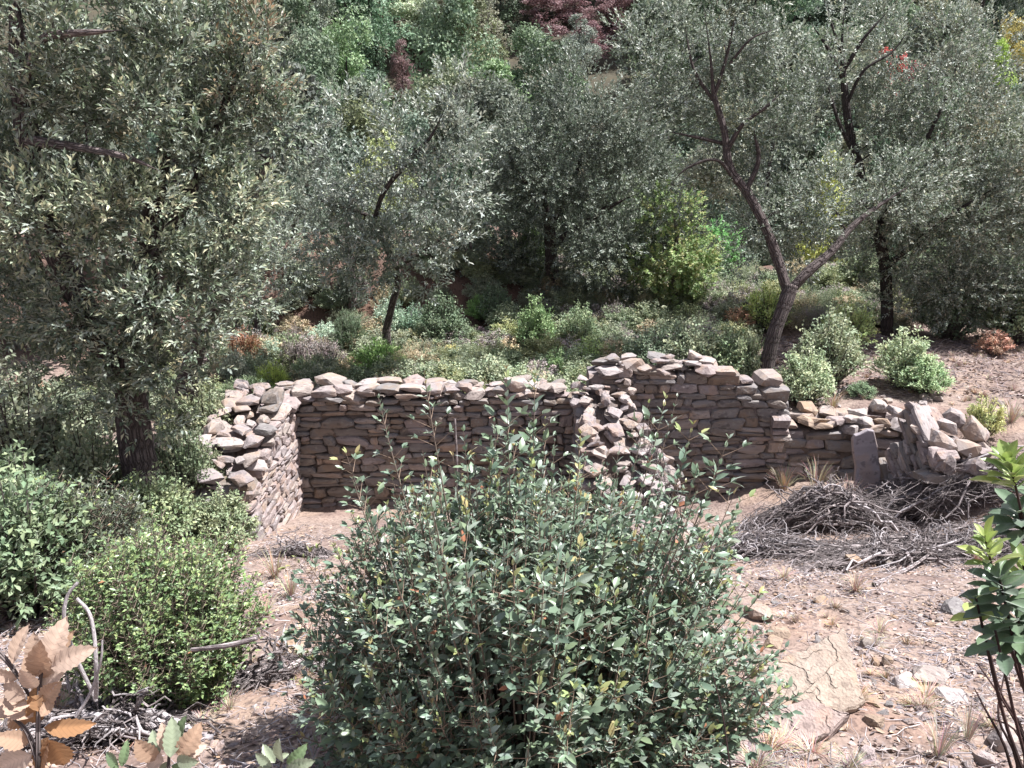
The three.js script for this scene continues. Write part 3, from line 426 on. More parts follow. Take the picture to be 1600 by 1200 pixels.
tree('spreading_oak', 'broad oak filling the right edge, with a dark stem up its middle', 508, {
  bark: std({ color: rgb(0.06, 0.052, 0.052), map: barkMap, bumpMap: barkBump, bumpScale: 0.02, roughness: 0.92, vertexColors: true }), pal: [...PAL.oak, ...PAL.grey, [0.28, 0.28, 0.22]], leaf: 0.065, ratio: 0.42, clumps: 12, clumpR: 0.36, sprays: 17, per: 9, sprayLen: 0.2, flat: 0.8, tip: 0.12, up: 0.3,
  limbs: [{ pts: [[1384, 545, 14.2, 0.109], [1386, 480, 14.2, 0.101], [1380, 400, 14.2, 0.094], [1360, 330, 14.2, 0.086], [1343, 265, 14.1, 0.078], [1326, 195, 14.1, 0.066], [1318, 120, 14.1, 0.055], [1316, 60, 14.1, 0.035], [1322, -10, 14.1, 0.016]] },
    { pts: [[1320, 130, 14.1, 0.039], [1296, 80, 14, 0.031], [1270, 40, 14, 0.016]] }, { pts: [[1318, 110, 14.1, 0.039], [1350, 60, 14, 0.027], [1385, 20, 14, 0.016]] }, { pts: [[1322, 165, 14.1, 0.031], [1350, 110, 13.9, 0.023], [1395, 80, 13.9, 0.016], [1430, 30, 13.9, 0.006]] }, { pts: [[1318, 90, 14.1, 0.027], [1300, 40, 14, 0.020], [1282, -20, 14, 0.008]] }, { pts: [[1340, 250, 14.1, 0.047], [1310, 190, 13.9, 0.031], [1290, 120, 13.9, 0.016]] }, { pts: [[1372, 360, 14.2, 0.062], [1430, 250, 14.1, 0.043], [1480, 150, 14.1, 0.023], [1500, 80, 14.1, 0.012]] }, { pts: [[1382, 420, 14.2, 0.055], [1480, 340, 13.8, 0.035], [1560, 290, 13.7, 0.016]] }],
  lobes: [[1330, 50, 80, 14.40, 0.42], [1430, 90, 95, 14.60, 0.75], [1520, 80, 80, 14.70, 0.7], [1475, 200, 100, 14.30, 0.9], [1385, 250, 70, 14.20, 0.8], [1565, 230, 90, 14.30, 0.8], [1480, 330, 95, 13.90, 1], [1405, 380, 65, 14.00, 1], [1565, 380, 95, 13.90, 1], [1345, 400, 42, 14.30, 0.8], [1500, 450, 60, 13.80, 0.9], [1600, 300, 80, 14.00, 0.8], [1310, 160, 60, 14.30, 0.45], [1420, 460, 40, 14.20, 0.8], [1560, 480, 60, 13.80, 0.9], [1610, 420, 70, 13.90, 0.9], [1460, 430, 55, 14.00, 0.9], [1400, 170, 60, 14.60, 0.5]],
});
// slimmer trees standing on the dark bank
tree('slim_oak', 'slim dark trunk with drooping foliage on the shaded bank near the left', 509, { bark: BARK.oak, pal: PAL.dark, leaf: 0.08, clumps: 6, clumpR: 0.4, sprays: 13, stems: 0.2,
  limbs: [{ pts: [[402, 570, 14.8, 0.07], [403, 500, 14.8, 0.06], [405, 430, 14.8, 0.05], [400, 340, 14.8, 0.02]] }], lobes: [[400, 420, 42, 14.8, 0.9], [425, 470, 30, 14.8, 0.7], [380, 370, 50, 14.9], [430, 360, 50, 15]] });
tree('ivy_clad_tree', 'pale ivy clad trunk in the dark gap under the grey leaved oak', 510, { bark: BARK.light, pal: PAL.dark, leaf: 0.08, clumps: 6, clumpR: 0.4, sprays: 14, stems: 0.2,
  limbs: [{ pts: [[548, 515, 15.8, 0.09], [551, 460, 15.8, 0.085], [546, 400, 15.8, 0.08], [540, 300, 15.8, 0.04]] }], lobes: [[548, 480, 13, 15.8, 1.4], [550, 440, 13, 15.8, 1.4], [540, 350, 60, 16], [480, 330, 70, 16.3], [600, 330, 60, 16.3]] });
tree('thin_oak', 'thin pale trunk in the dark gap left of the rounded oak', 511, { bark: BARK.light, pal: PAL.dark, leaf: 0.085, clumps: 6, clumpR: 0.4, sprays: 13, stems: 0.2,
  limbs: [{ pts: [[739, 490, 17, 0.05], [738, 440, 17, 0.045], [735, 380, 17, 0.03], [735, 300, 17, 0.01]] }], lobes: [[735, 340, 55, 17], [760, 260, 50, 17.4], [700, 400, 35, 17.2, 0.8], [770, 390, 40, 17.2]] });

// ---------------------------------------------------------------- the wood on the far hillside
// a tree about 1 m wide and 1 m tall in its own space, scaled when placed
function farTree(seed, o) {
  const R = rng(seed), g = new THREE.Group(), wood = new MB(), lv = new MB();
  const H = o.tall, top = V(R.s(0.3), H * 0.8, R.s(0.3));
  wood.tube([V(0, -0.4, 0), V(R.s(0.15), H * 0.3, R.s(0.15)), top], [0.13, 0.1, 0.03], 6, [1, 1, 1], 0.1, seed); wood.mesh('trunk', BARK.oak, g);
  const lobes = []; for (let i = 0; i < o.lobes; i++) { const y = R.r(0.16, 0.98), w = o.wide * Math.pow(Math.sin(Math.PI * clamp(0.2 + y * 0.74)), 0.7), a = R() * 6.28, q = w * R.r(0.35, 0.85); lobes.push({ c: V(Math.cos(a) * q, y * H, Math.sin(a) * q), r: R.r(0.45, 0.85) * o.lump }); }
  lobes.push({ c: V(R.s(0.2), H * 0.97, R.s(0.2)), r: 0.55 * o.lump });
  const per = Math.round(o.n / lobes.length);
  for (const l of lobes) { const sub = Array.from({ length: 9 }, () => ({ d: R.dir(), k: R.r(0.75, 1.15) })), tone = R.r(0.85, 1.15);
    for (let i = 0; i < per; i++) { const s = R.pick(sub), d = s.d.clone().multiplyScalar(1.0).addScaledVector(R.dir(), 0.62).normalize(); if (d.y < -0.5 && R() < 0.6) continue; const p = l.c.clone().addScaledVector(d, l.r * s.k * R.r(0.72, 1.05)); p.y = Math.max(p.y, 0.15);
      const ld = R.dir().addScaledVector(d, 0.25).add(V(0, 0.2, 0)).normalize(), nn = d.clone().multiplyScalar(1.7).add(V(R.s(0.6), R.r(-0.1, 0.6), R.s(0.6)));
      const c = 0.85 * tone * R.r(0.82, 1.18); lv.leaf(p, ld, nn, o.leaf * R.r(0.7, 1.2), o.leaf * 0.62, [c * R.r(0.92, 1.08), c, c * R.r(0.9, 1.1)], false, 0.2, 0.1); } }
  lv.mesh('crown', LEAF.far, g, 'stuff');
  return g;
}
const FAR = [farTree(601, { tall: 5.2, wide: 1.5, lobes: 11, lump: 1.3, n: 8200, leaf: 0.15 }), farTree(602, { tall: 6.4, wide: 1.4, lobes: 12, lump: 1.2, n: 9000, leaf: 0.15 }), farTree(603, { tall: 4.4, wide: 1.7, lobes: 10, lump: 1.3, n: 8200, leaf: 0.15 }), farTree(604, { tall: 5.6, wide: 1.2, lobes: 10, lump: 1.12, n: 7400, leaf: 0.14 }), farTree(605, { tall: 5.0, wide: 1.9, lobes: 13, lump: 1.25, n: 9400, leaf: 0.16 })];
const tintCache = {};
function tinted(base, c) { const k = base.uuid + c.map((x) => x.toFixed(2)).join(); return tintCache[k] ??= (() => { const m = base.clone(); m.color.setRGB(...c); return m; })(); }
function plant(src, name, label, category, p, turn, s, tint, group, base = LEAF.far) { const o = src.clone(); o.name = numbered(name); o.userData = {}; tag(o, label, category, group); o.position.copy(p); o.rotation.y = turn; o.scale.copy(s); o.traverse((m) => { if (m.isMesh && (m.name === 'crown' || m.name === 'foliage')) m.material = tinted(base, tint.map((x) => x * 1.75)); }); scene.add(o); return o; }
{
  const R = rng(610), KINDS = {
    holm: ['dark grey green oak crowded', [0.115, 0.14, 0.10]], deep: ['deep green rounded oak crowded', [0.095, 0.138, 0.082]],
    olive: ['olive brown dry oak crowded', [0.15, 0.155, 0.098]], pale: ['pale grey green oak standing out', [0.20, 0.225, 0.155]], green: ['fresh mid green tree standing out', [0.14, 0.185, 0.09]] };
  const near = [], seen = [];
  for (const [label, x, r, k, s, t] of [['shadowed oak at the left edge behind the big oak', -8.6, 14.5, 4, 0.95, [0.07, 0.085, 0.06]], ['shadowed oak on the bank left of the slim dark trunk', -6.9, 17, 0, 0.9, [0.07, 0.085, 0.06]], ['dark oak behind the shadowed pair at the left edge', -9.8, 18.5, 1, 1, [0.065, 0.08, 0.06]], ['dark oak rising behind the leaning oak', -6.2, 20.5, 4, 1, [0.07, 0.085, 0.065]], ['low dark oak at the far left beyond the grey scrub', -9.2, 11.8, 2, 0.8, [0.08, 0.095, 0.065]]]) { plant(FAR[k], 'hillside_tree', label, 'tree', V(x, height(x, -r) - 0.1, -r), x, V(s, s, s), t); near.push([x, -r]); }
  // named ones first, by where they show: px, py of the crown's top, distance, width scale, tint
  const special = [
    ['pale grey green rounded tree, the palest crown high in the wood', 655, -12, 64, 1.5, [0.33, 0.38, 0.26], 4], ['dead dark red tree at the top edge, left of the other red ones', 845, -8, 66, 1.15, [0.19, 0.115, 0.12], 1], ['dead dusky red tree at the top edge, beside a blue green crown', 900, -14, 68, 1.2, [0.22, 0.135, 0.14], 0],
    ['dead faded red tree near the top edge, right of a blue green crown', 945, 0, 66, 1.1, [0.19, 0.115, 0.115], 2], ['dead rust red tree at the top edge, rightmost of the red ones', 975, -10, 63, 1.1, [0.20, 0.125, 0.128], 1], ['dead wine red tree just under the other red ones', 925, 36, 60, 0.8, [0.19, 0.11, 0.115], 2], ['slim dead reddish tree wedged between green crowns left of middle', 628, 62, 56, 0.62, [0.15, 0.095, 0.092], 3], ['tall fresh green tree in the middle of the wood', 832, 45, 52, 1.05, [0.12, 0.175, 0.095], 1], ['broad fresh green tree with a lumpy crown below the tall green one', 885, 100, 46, 1.1, [0.11, 0.165, 0.09], 4],
    ['blue green conical tree in front of the red dead trees', 905, 22, 58, 0.95, [0.16, 0.19, 0.155], 3], ['bright red dying tree glimpsed through the spreading oak', 1385, 90, 40, 0.75, [0.42, 0.10, 0.09], 2], ['dusky red bush tree beyond the spreading oak', 1425, 95, 42, 0.9, [0.28, 0.10, 0.11], 4], ['yellow autumn tree at the upper right corner', 1585, 28, 52, 0.8, [0.36, 0.32, 0.12], 0], ['lime green rounded tree at the right edge of the hillside', 1562, 72, 45, 0.7, [0.26, 0.36, 0.09], 2],
    ['yellow green tree peeping between the two right hand oaks', 1300, 250, 26, 0.5, [0.36, 0.40, 0.12], 2], ['yellow green tree glimpsed behind the grey leaved oak', 600, 205, 27, 0.7, [0.24, 0.28, 0.12], 4], ['blue green tree left of middle with a lumpy crown', 470, 35, 50, 1.1, [0.155, 0.19, 0.13], 4]];
  for (const [label, px, py, r, w, tint, k] of special) { const tp = atR(px, py, r), y = height(tp.x, tp.z), tall = [5.2, 6.4, 4.4, 5.6, 5.0][k] * 1.08, s = Math.max(0.35, (tp.y - y) / tall); plant(FAR[k], 'hillside_tree', label, 'tree', V(tp.x, y, tp.z), R() * 6.28, V(w, s, w), tint); near.push([tp.x, tp.z]); seen.push([px, py, r]); }
  for (let r = 25; r < 96; r += lerp(3.0, 3.9, (r - 21) / 75)) for (let x = -0.72 * r - 3; x < 0.72 * r + 3;) {
    const sx = lerp(3.3, 4.0, clamp((r - 21) / 60)), xx = x + R.s(0.9), zz = -(r + R.s(1.3)); x += sx;
    const px = 800 + xx / (r * CP) * F; if (px < 330 && (r > 34 || px < 120) && R() < 0.9) continue; if (px > 1680) continue; if (r < 34 && R() < 0.25) continue;
    if (near.some(([a, b]) => Math.hypot(a - xx, b - zz) < 1.7)) continue;
    if (xx > 1.5 && r < 26 && R() < 0.7) continue;
    const y = height(xx, zz); const top = (y + 3 - EYE) / r; if (top > 0.2) continue;
    const n = fbm(xx * 0.09 + 5, zz * 0.09, 91), q = R(); const kind = n > 0.62 && q < 0.5 ? 'olive' : q < 0.42 ? 'holm' : q < 0.72 ? 'deep' : q < 0.84 ? 'olive' : q < 0.93 ? 'pale' : 'green';
    const tpx = 800 + xx / (r * CP) * F, tpy = 600 - F * Math.tan(PITCH + Math.atan((y + 6.2 - EYE) / r)); if (seen.some(([sx2, sy2, sr]) => r < sr && Math.abs(tpx - sx2) < 16 + 1100 / r && tpy < sy2 + 60)) continue;
    const [label, t] = KINDS[kind], k = Math.floor(R() * 5), s = R.r(0.95, 1.6) * (r < 36 ? 0.85 : 1);
    const zone = (r > 58 ? 'high in' : r > 36 ? 'midway up' : 'low in') + ' the ' + (tpx < 560 ? 'left part' : tpx < 800 ? 'middle left' : tpx < 1050 ? 'middle right' : 'right part') + ' of the wooded hillside';
    plant(FAR[k], 'hillside_tree', label + ' ' + zone, 'tree', V(xx, y - 0.1, zz), R() * 6.28, V(s * R.r(0.9, 1.15), s * R.r(0.85, 1.2), s), ((b, w) => [t[0] * b * w, t[1] * b, t[2] * b])(R.pick([0.75, 1, 1.3]), R.pick([0.88, 1, 1.12])), kind + ' trees ' + zone);
  }
}

// ---------------------------------------------------------------- shrubs: models about 1 m wide and 1 m tall
function shrubModel(seed, o) {
  const R = rng(seed), g = new THREE.Group(), stems = new MB(), lv = new MB(), W = [1, 1, 1];
  for (let i = 0; i < o.stems; i++) {
    const a = R() * 6.28, q = Math.sqrt(R()), out = V(Math.cos(a) * q * 0.46, 0, Math.sin(a) * q * 0.46), dome = Math.sqrt(Math.max(0.05, 1 - q * q * 0.85));
    const end = out.clone().setY((o.spiky ? R.r(0.55, 1.05) : R.r(0.6, 1.02)) * dome), b = V(out.x * 0.15, 0, out.z * 0.15), mid = b.clone().lerp(end, 0.55).add(V(R.s(0.05), 0.05, R.s(0.05)));
    stems.tube([b, mid, end], [0.012, 0.008, 0.003], 3, W, 0, 1, false);
    const d = end.clone().sub(mid).normalize(), pal = R.pick(o.pal);
    for (let k = 0; k < o.per; k++) { const t = Math.pow(R(), 0.75), p = (t < 0.5 && R() < 0.4) ? b.clone().lerp(mid, 0.4 + t) : mid.clone().lerp(end, t); const e = R.dir(); p.addScaledVector(e, o.spread * R()); 
      const ld = d.clone().multiplyScalar(o.spiky ? 1.2 : 0.55).add(R.dir().multiplyScalar(0.8)).normalize(); lv.leaf(p, ld, V(R.s(0.7), 0.8, R.s(0.7)), o.leaf * R.r(0.6, 1.2), o.leaf * o.ratio, jig(R, pal, 0.2), false, 0.2, 0.1); }
  }
  stems.mesh('stems', BARK.light, g, 'stuff'); lv.mesh('foliage', LEAF.far, g, 'stuff'); return g;
}
const G1 = [[0.9, 0.95, 0.8], [0.75, 0.85, 0.7], [1.1, 1.1, 0.95], [1.25, 1.2, 1.1]];
const SH = { leafy: shrubModel(701, { stems: 120, per: 42, leaf: 0.055, ratio: 0.5, spread: 0.09, pal: G1 }), dense: shrubModel(702, { stems: 150, per: 44, leaf: 0.042, ratio: 0.55, spread: 0.08, pal: G1 }), loose: shrubModel(703, { stems: 70, per: 44, leaf: 0.06, ratio: 0.45, spread: 0.07, pal: G1 }), broom: shrubModel(704, { stems: 170, per: 26, leaf: 0.11, ratio: 0.10, spread: 0.03, spiky: true, pal: G1 }), heath: shrubModel(705, { stems: 190, per: 26, leaf: 0.035, ratio: 0.35, spread: 0.035, spiky: true, pal: G1 }) };
// model, label, px, py of the foot, width px, height px, tint, [r]
const grey = [0.15, 0.17, 0.125], ggreen = [0.13, 0.165, 0.105], lime = [0.24, 0.29, 0.09], teal = [0.20, 0.245, 0.215], dkg = [0.075, 0.105, 0.07], olive = [0.18, 0.19, 0.10], lilac = [0.24, 0.195, 0.245], heather = [0.20, 0.17, 0.185], green = [0.115, 0.185, 0.07], rust = [0.22, 0.135, 0.095], tan = [0.27, 0.225, 0.165], sage = [0.20, 0.23, 0.165];
const SHRUBS = [
  ['leafy', 'teal shrub beside the slim dark trunk above the left wall', 428, 580, 52, 52, teal], ['heath', 'purple grey heather clump right of the slim dark trunk', 462, 585, 60, 58, heather], ['heath', 'second grey heather clump on the way to the broom', 512, 580, 66, 52, heather],
  ['leafy', 'pale teal low shrub under the shaded bank', 510, 545, 60, 42, teal], ['broom', 'dark green feathery broom below the ivy clad trunk', 548, 552, 58, 62, dkg], ['leafy', 'tall pale teal shrub behind the curved thin trunk', 612, 530, 62, 66, teal], ['leafy', 'smaller teal shrub right of the curved thin trunk', 650, 535, 55, 60, [0.16, 0.22, 0.18]],
  ['broom', 'bright green mounded broom in front of the lilac heather', 592, 592, 92, 58, green], ['heath', 'lilac heather dome behind the bright green broom', 606, 552, 74, 34, lilac], ['dense', 'dark dense round bush standing between curved trunk and rounded oak', 692, 552, 84, 92, dkg], ['dense', 'little dark bush at the foot of the dark dense one', 668, 575, 44, 46, [0.09, 0.10, 0.085]],
  ['leafy', 'red orange leaved plant poking out of grey brush', 745, 528, 24, 26, [0.36, 0.12, 0.07], 13.2], ['heath', 'grey lilac brush around the red orange plant', 742, 535, 52, 26, [0.28, 0.2, 0.25]], ['broom', 'bright green tufty bush under the thin pale trunk', 752, 500, 54, 36, [0.13, 0.22, 0.08]],
  ['leafy', 'olive yellow bush left of the rounded oak', 790, 548, 62, 50, olive], ['loose', 'tan dry bush below the olive yellow bush', 800, 565, 60, 40, tan], ['leafy', 'yellow and orange low bush in the thicket', 707, 572, 44, 34, [0.27, 0.25, 0.11]],
  ['broom', 'lime yellow feathery bush over the corner of the left wall', 428, 628, 66, 62, lime], ['heath', 'purplish heather left of the lime feathery bush', 385, 615, 60, 40, heather], ['broom', 'dark green low mound beyond the left wall top', 388, 648, 96, 58, [0.10, 0.135, 0.08]], ['loose', 'small green shrub with thin leaves beyond the left corner', 478, 610, 50, 56, ggreen],
  ['loose', 'pinkish orange dry bush beyond the left part of the wall', 545, 600, 62, 44, tan], ['leafy', 'tan and green bush beyond the middle of the left room', 610, 612, 70, 44, olive], ['leafy', 'grey green mound behind the wall, left of the middle', 652, 622, 92, 62, grey], ['leafy', 'grey green mound behind the wall, topped by yellow leaves', 710, 622, 84, 52, sage], ['leafy', 'large speckled grey shrub behind the wall at the middle', 765, 618, 96, 66, grey],
  ['leafy', 'pale sage mound right of the speckled grey shrub', 825, 612, 84, 50, sage], ['loose', 'fresh green young shrub against the sage mounds', 872, 602, 56, 62, [0.14, 0.20, 0.105]], ['leafy', 'yellowish green shrub at the foot of the rounded oak', 925, 590, 82, 64, [0.21, 0.26, 0.12]], ['leafy', 'mid green shrub left of the higher wall', 975, 585, 70, 58, ggreen], ['leafy', 'tall green bush hugging the stem of the rounded oak', 905, 560, 74, 84, ggreen], ['leafy', 'green upright bush left of the rounded oak stem', 838, 555, 66, 90, [0.12, 0.17, 0.09]],
  ['dense', 'dark rounded thicket behind the higher wall', 1015, 592, 90, 82, [0.11, 0.14, 0.105]], ['leafy', 'grey thicket behind the middle of the higher wall', 1070, 592, 100, 96, grey], ['leafy', 'grey green thicket left of the leaning trunk', 1130, 594, 92, 84, ggreen], ['loose', 'silvery bush touching the leaning trunk', 1165, 600, 62, 90, sage], ['leafy', 'dull green bush beyond the silvery bush', 1095, 520, 84, 66, dkg, 17.5], ['loose', 'reddish brown dry bush behind the leaning trunk', 1152, 522, 54, 44, rust], ['loose', 'yellow green tall shrub left of the fork', 1190, 520, 76, 76, [0.2, 0.24, 0.1]],
  ['leafy', 'pale leafy shrub at the right foot of the leaning trunk', 1252, 632, 92, 92, sage], ['leafy', 'bushy grey green shrub behind the pale leafy one', 1292, 602, 108, 118, grey], ['loose', 'lime tipped shrub in the shade below the spreading oak', 1320, 545, 86, 76, [0.20, 0.24, 0.12]], ['leafy', 'upright feathery sage shrub at the foot of the dark stem', 1410, 606, 96, 92, sage], ['dense', 'dense bright green low shrub in front of the feathery sage one', 1438, 612, 90, 58, [0.145, 0.20, 0.115]], ['dense', 'tiny dark green bush on the bare litter', 1345, 620, 48, 26, [0.09, 0.13, 0.08]],
  ['loose', 'reddish dry bush at the right edge of the clearing', 1552, 556, 56, 42, [0.25, 0.15, 0.125]], ['dense', 'deep green bush under the right side of the spreading oak', 1480, 530, 100, 84, dkg], ['leafy', 'broad dark bush in the right edge shade', 1580, 540, 100, 110, [0.11, 0.14, 0.09]], ['leafy', 'grey green bush between dark stem and right edge', 1440, 515, 84, 70, [0.12, 0.15, 0.11], 16.5], ['loose', 'yellowish straggly shrub beside the leaning fragment', 1532, 690, 64, 72, [0.25, 0.26, 0.13]],
  ['loose', 'rust brown dead bush in the shade left of the big oak', 55, 625, 90, 90, [0.15, 0.085, 0.055], 10.5], ['loose', 'rust brown dry foliage beside the leaning oak', 375, 470, 60, 66, [0.16, 0.085, 0.055], 13.5], ['leafy', 'grey shrub in the gap beside the leaning oak', 360, 520, 56, 66, [0.17, 0.18, 0.16], 12.5],
  ['dense', 'dark bank bush under the thin pale trunk', 775, 505, 60, 60, dkg], ['leafy', 'dim green bush on the bank below the round crown', 830, 500, 70, 70, [0.1, 0.14, 0.075], 16.8],
  ['leafy', 'grey green oak scrub spilling against the outside of the left wall', 325, 850, 80, 100, [0.135, 0.155, 0.105], 8.2], ['leafy', 'scrub with pale tips at the foot of the left wall end', 355, 892, 110, 90, [0.15, 0.175, 0.115], 7.2], ['leafy', 'grey leafy scrub behind the oak trunk', 315, 690, 110, 130, [0.135, 0.15, 0.10], 9.2], ['dense', 'small dark shrub beside the oak trunk', 290, 820, 100, 130, [0.10, 0.125, 0.08], 7.9],
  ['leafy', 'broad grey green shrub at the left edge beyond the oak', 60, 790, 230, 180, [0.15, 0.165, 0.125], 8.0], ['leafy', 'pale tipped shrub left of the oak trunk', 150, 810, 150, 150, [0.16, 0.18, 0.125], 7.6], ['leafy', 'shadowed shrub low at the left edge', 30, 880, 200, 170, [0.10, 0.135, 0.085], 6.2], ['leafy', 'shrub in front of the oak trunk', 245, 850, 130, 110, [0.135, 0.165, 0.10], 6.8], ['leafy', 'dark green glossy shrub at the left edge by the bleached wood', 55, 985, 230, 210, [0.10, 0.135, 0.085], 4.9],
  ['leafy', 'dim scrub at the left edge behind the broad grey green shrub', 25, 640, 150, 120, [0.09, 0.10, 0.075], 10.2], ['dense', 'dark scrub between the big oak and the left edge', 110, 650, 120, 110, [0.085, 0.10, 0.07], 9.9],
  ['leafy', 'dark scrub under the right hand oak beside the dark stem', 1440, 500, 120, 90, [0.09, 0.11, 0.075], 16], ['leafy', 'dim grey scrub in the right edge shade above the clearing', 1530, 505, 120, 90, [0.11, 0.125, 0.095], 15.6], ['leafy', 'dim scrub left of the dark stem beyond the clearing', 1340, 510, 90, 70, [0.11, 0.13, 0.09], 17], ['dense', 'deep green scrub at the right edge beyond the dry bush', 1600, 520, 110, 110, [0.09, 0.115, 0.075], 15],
];
{
  const R = rng(720);
  for (const [m, label, px, py, w, h, tint, rr] of SHRUBS) {
    let p, d; if (rr) { p = atR(px, py, rr); p.y = height(p.x, p.z); d = depthAt(py, rr); } else { const g = onGround(px, py); p = g.p; d = g.d; }
    const sw = w * 1.12 * d / F, sh = h * 1.06 * d / F * 1.05; plant(SH[m], 'shrub', label, 'shrub', p.clone().setY(p.y - 0.03), R() * 6.28, V(sw, sh * (rr ? 1.15 : 1), sw * 0.95), tint.map((v, i) => v * (py < 640 ? 1.3 : 1.1) + (py < 640 ? 0.0 : 0)));
  }
  // low scrub that nobody could count, between the shrubs
  const geos = []; for (const k of ['leafy', 'heath', 'loose']) SH[k].traverse((m) => { if (m.name === 'foliage') geos.push(m.geometry); });
  geos.forEach((g, gi) => { const n = 400, im = new THREE.InstancedMesh(g, tinted(LEAF.far, [0.8, 0.8, 0.8]), n); im.name = 'undergrowth'; im.userData.kind = 'stuff'; let c = 0; const M = new THREE.Matrix4(), q = new THREE.Quaternion();
    for (let t = 0; t < 8000 && c < n; t++) { const r = R.r(10.9, 18.5), x = R.r(-7, 7.5); if (x > 3.6 && r < 14.5 && (x > 4.4 || R() < 0.85)) continue; if (r < 11.6 && x > 3) continue; if (r > 14.6 && x < 0.5 && R() < 0.8) continue; const z = -r, s = R.r(0.3, 0.75); M.compose(V(x, height(x, z) - 0.05, z), q.setFromAxisAngle(V(0, 1, 0), R() * 6.28), V(s * 1.3, s * R.r(0.6, 1), s * 1.3)); im.setMatrixAt(c, M); im.setColorAt(c, rgb(...R.pick([grey, ggreen, sage, olive, sage, grey, tan, heather, [0.16, 0.18, 0.1]]).map((v) => v * 1.9))); c++; }
    im.count = c; im.castShadow = im.receiveShadow = true; scene.add(im); });
}

// ---------------------------------------------------------------- leafy bushes close to the camera
const basis = (d, n) => { const s = V().crossVectors(d, n).normalize(), u = V().crossVectors(s, d).normalize(); return new THREE.Matrix4().makeBasis(s, d, u); };   // x across, y along, z facing
// one blade in its own space: length 1 along y, outline from w(t), a fold along the midrib and a droop; thin but two-sided
function bladeGeo(seed, o) {
  const R = rng(seed), mb = new MB(), N = o.rows ?? 9, rows = [], K = 2; const tw = R.s(0.12), sway = R.s(0.06), cup = o.cup * R.r(0.6, 1.4), droop = o.droop * R.r(0.5, 1.5);
  for (let i = 0; i <= N; i++) { const t = i / N, w = o.w(t) * o.ratio / 2, row = [];
    for (let k = -K; k <= K; k++) { const s = k / K, saw = o.saw && Math.abs(k) === K ? (i % 2 ? 1.0 + o.saw : 1 - o.saw * 0.5) : 1; const x = s * w * saw; row.push(mb.v(x + sway * Math.sin(t * 3), t + (o.saw && Math.abs(k) === K && i % 2 ? 0.02 : 0), cup * Math.abs(s) * w * 2 - droop * t * t + tw * t * x + (k === 0 ? -0.008 : 0) + (Math.abs(k) === 1 ? (o.ripple ?? 0.006) * Math.sin(i * 2.6) : 0), [1, 1, 1].map((v) => v * (k === 0 ? 1.25 : 1)), s * 0.5 + 0.5, t)); }
    rows.push(row); }
  for (let i = 0; i < N; i++) for (let k = 0; k < 2 * K; k++) { const a = rows[i][k], b = rows[i][k + 1], c = rows[i + 1][k], d = rows[i + 1][k + 1]; mb.i.push(a, b, c, b, d, c); }
  return mb.geo();
}
const oval = (t) => Math.pow(Math.sin(Math.PI * Math.pow(t, 0.85)), 0.8), obov = (t) => Math.pow(Math.sin(Math.PI * Math.pow(t, 1.35)), 0.75) + 0.05 * (1 - t);
const veinMap = tex(128, 256, (u, v) => { const s = Math.abs(u - 0.5) * 2, ve = Math.abs(((v * 9 - s * 1.6) % 1 + 1) % 1 - 0.5) * 2; return mix3([0.72, 0.72, 0.70], [1, 1, 1], clamp(sstep(0.0, 0.25, 1 - ve) * 0.75 + 0.25 * fbm(u * 10, v * 20, 95, 0, 3))); }, true);
const BLADE = { bush: [0, 1, 2, 3].map((i) => bladeGeo(800 + i, { rows: 5, w: oval, ratio: 0.46, cup: 0.35, droop: 0.14 })), oak: [0, 1, 2, 3, 4].map((i) => bladeGeo(810 + i, { rows: 15, w: oval, ratio: 0.42, cup: 0.13, droop: 0.2, saw: 0.12, ripple: 0.02 })), arb: [0, 1, 2, 3, 4].map((i) => bladeGeo(820 + i, { rows: 11, w: obov, ratio: 0.43, cup: 0.22, droop: 0.18, saw: 0.05 })) };
const bladeM = (c, o = {}) => new THREE.MeshPhysicalMaterial({ color: rgb(...c), vertexColors: true, map: veinMap, roughness: 1, transmission: 0.28, thickness: 0, clearcoat: 0.7, clearcoatRoughness: 0.35, ...o });
function blade(parent, geo, mat, p, d, n, len, wid = 1) { const o = new THREE.Mesh(geo, mat); o.name = 'leaf'; const m = basis(d, n); o.quaternion.setFromRotationMatrix(m); o.scale.set(len * wid, len, len); o.position.copy(p); o.castShadow = o.receiveShadow = true; parent.add(o); return o; }

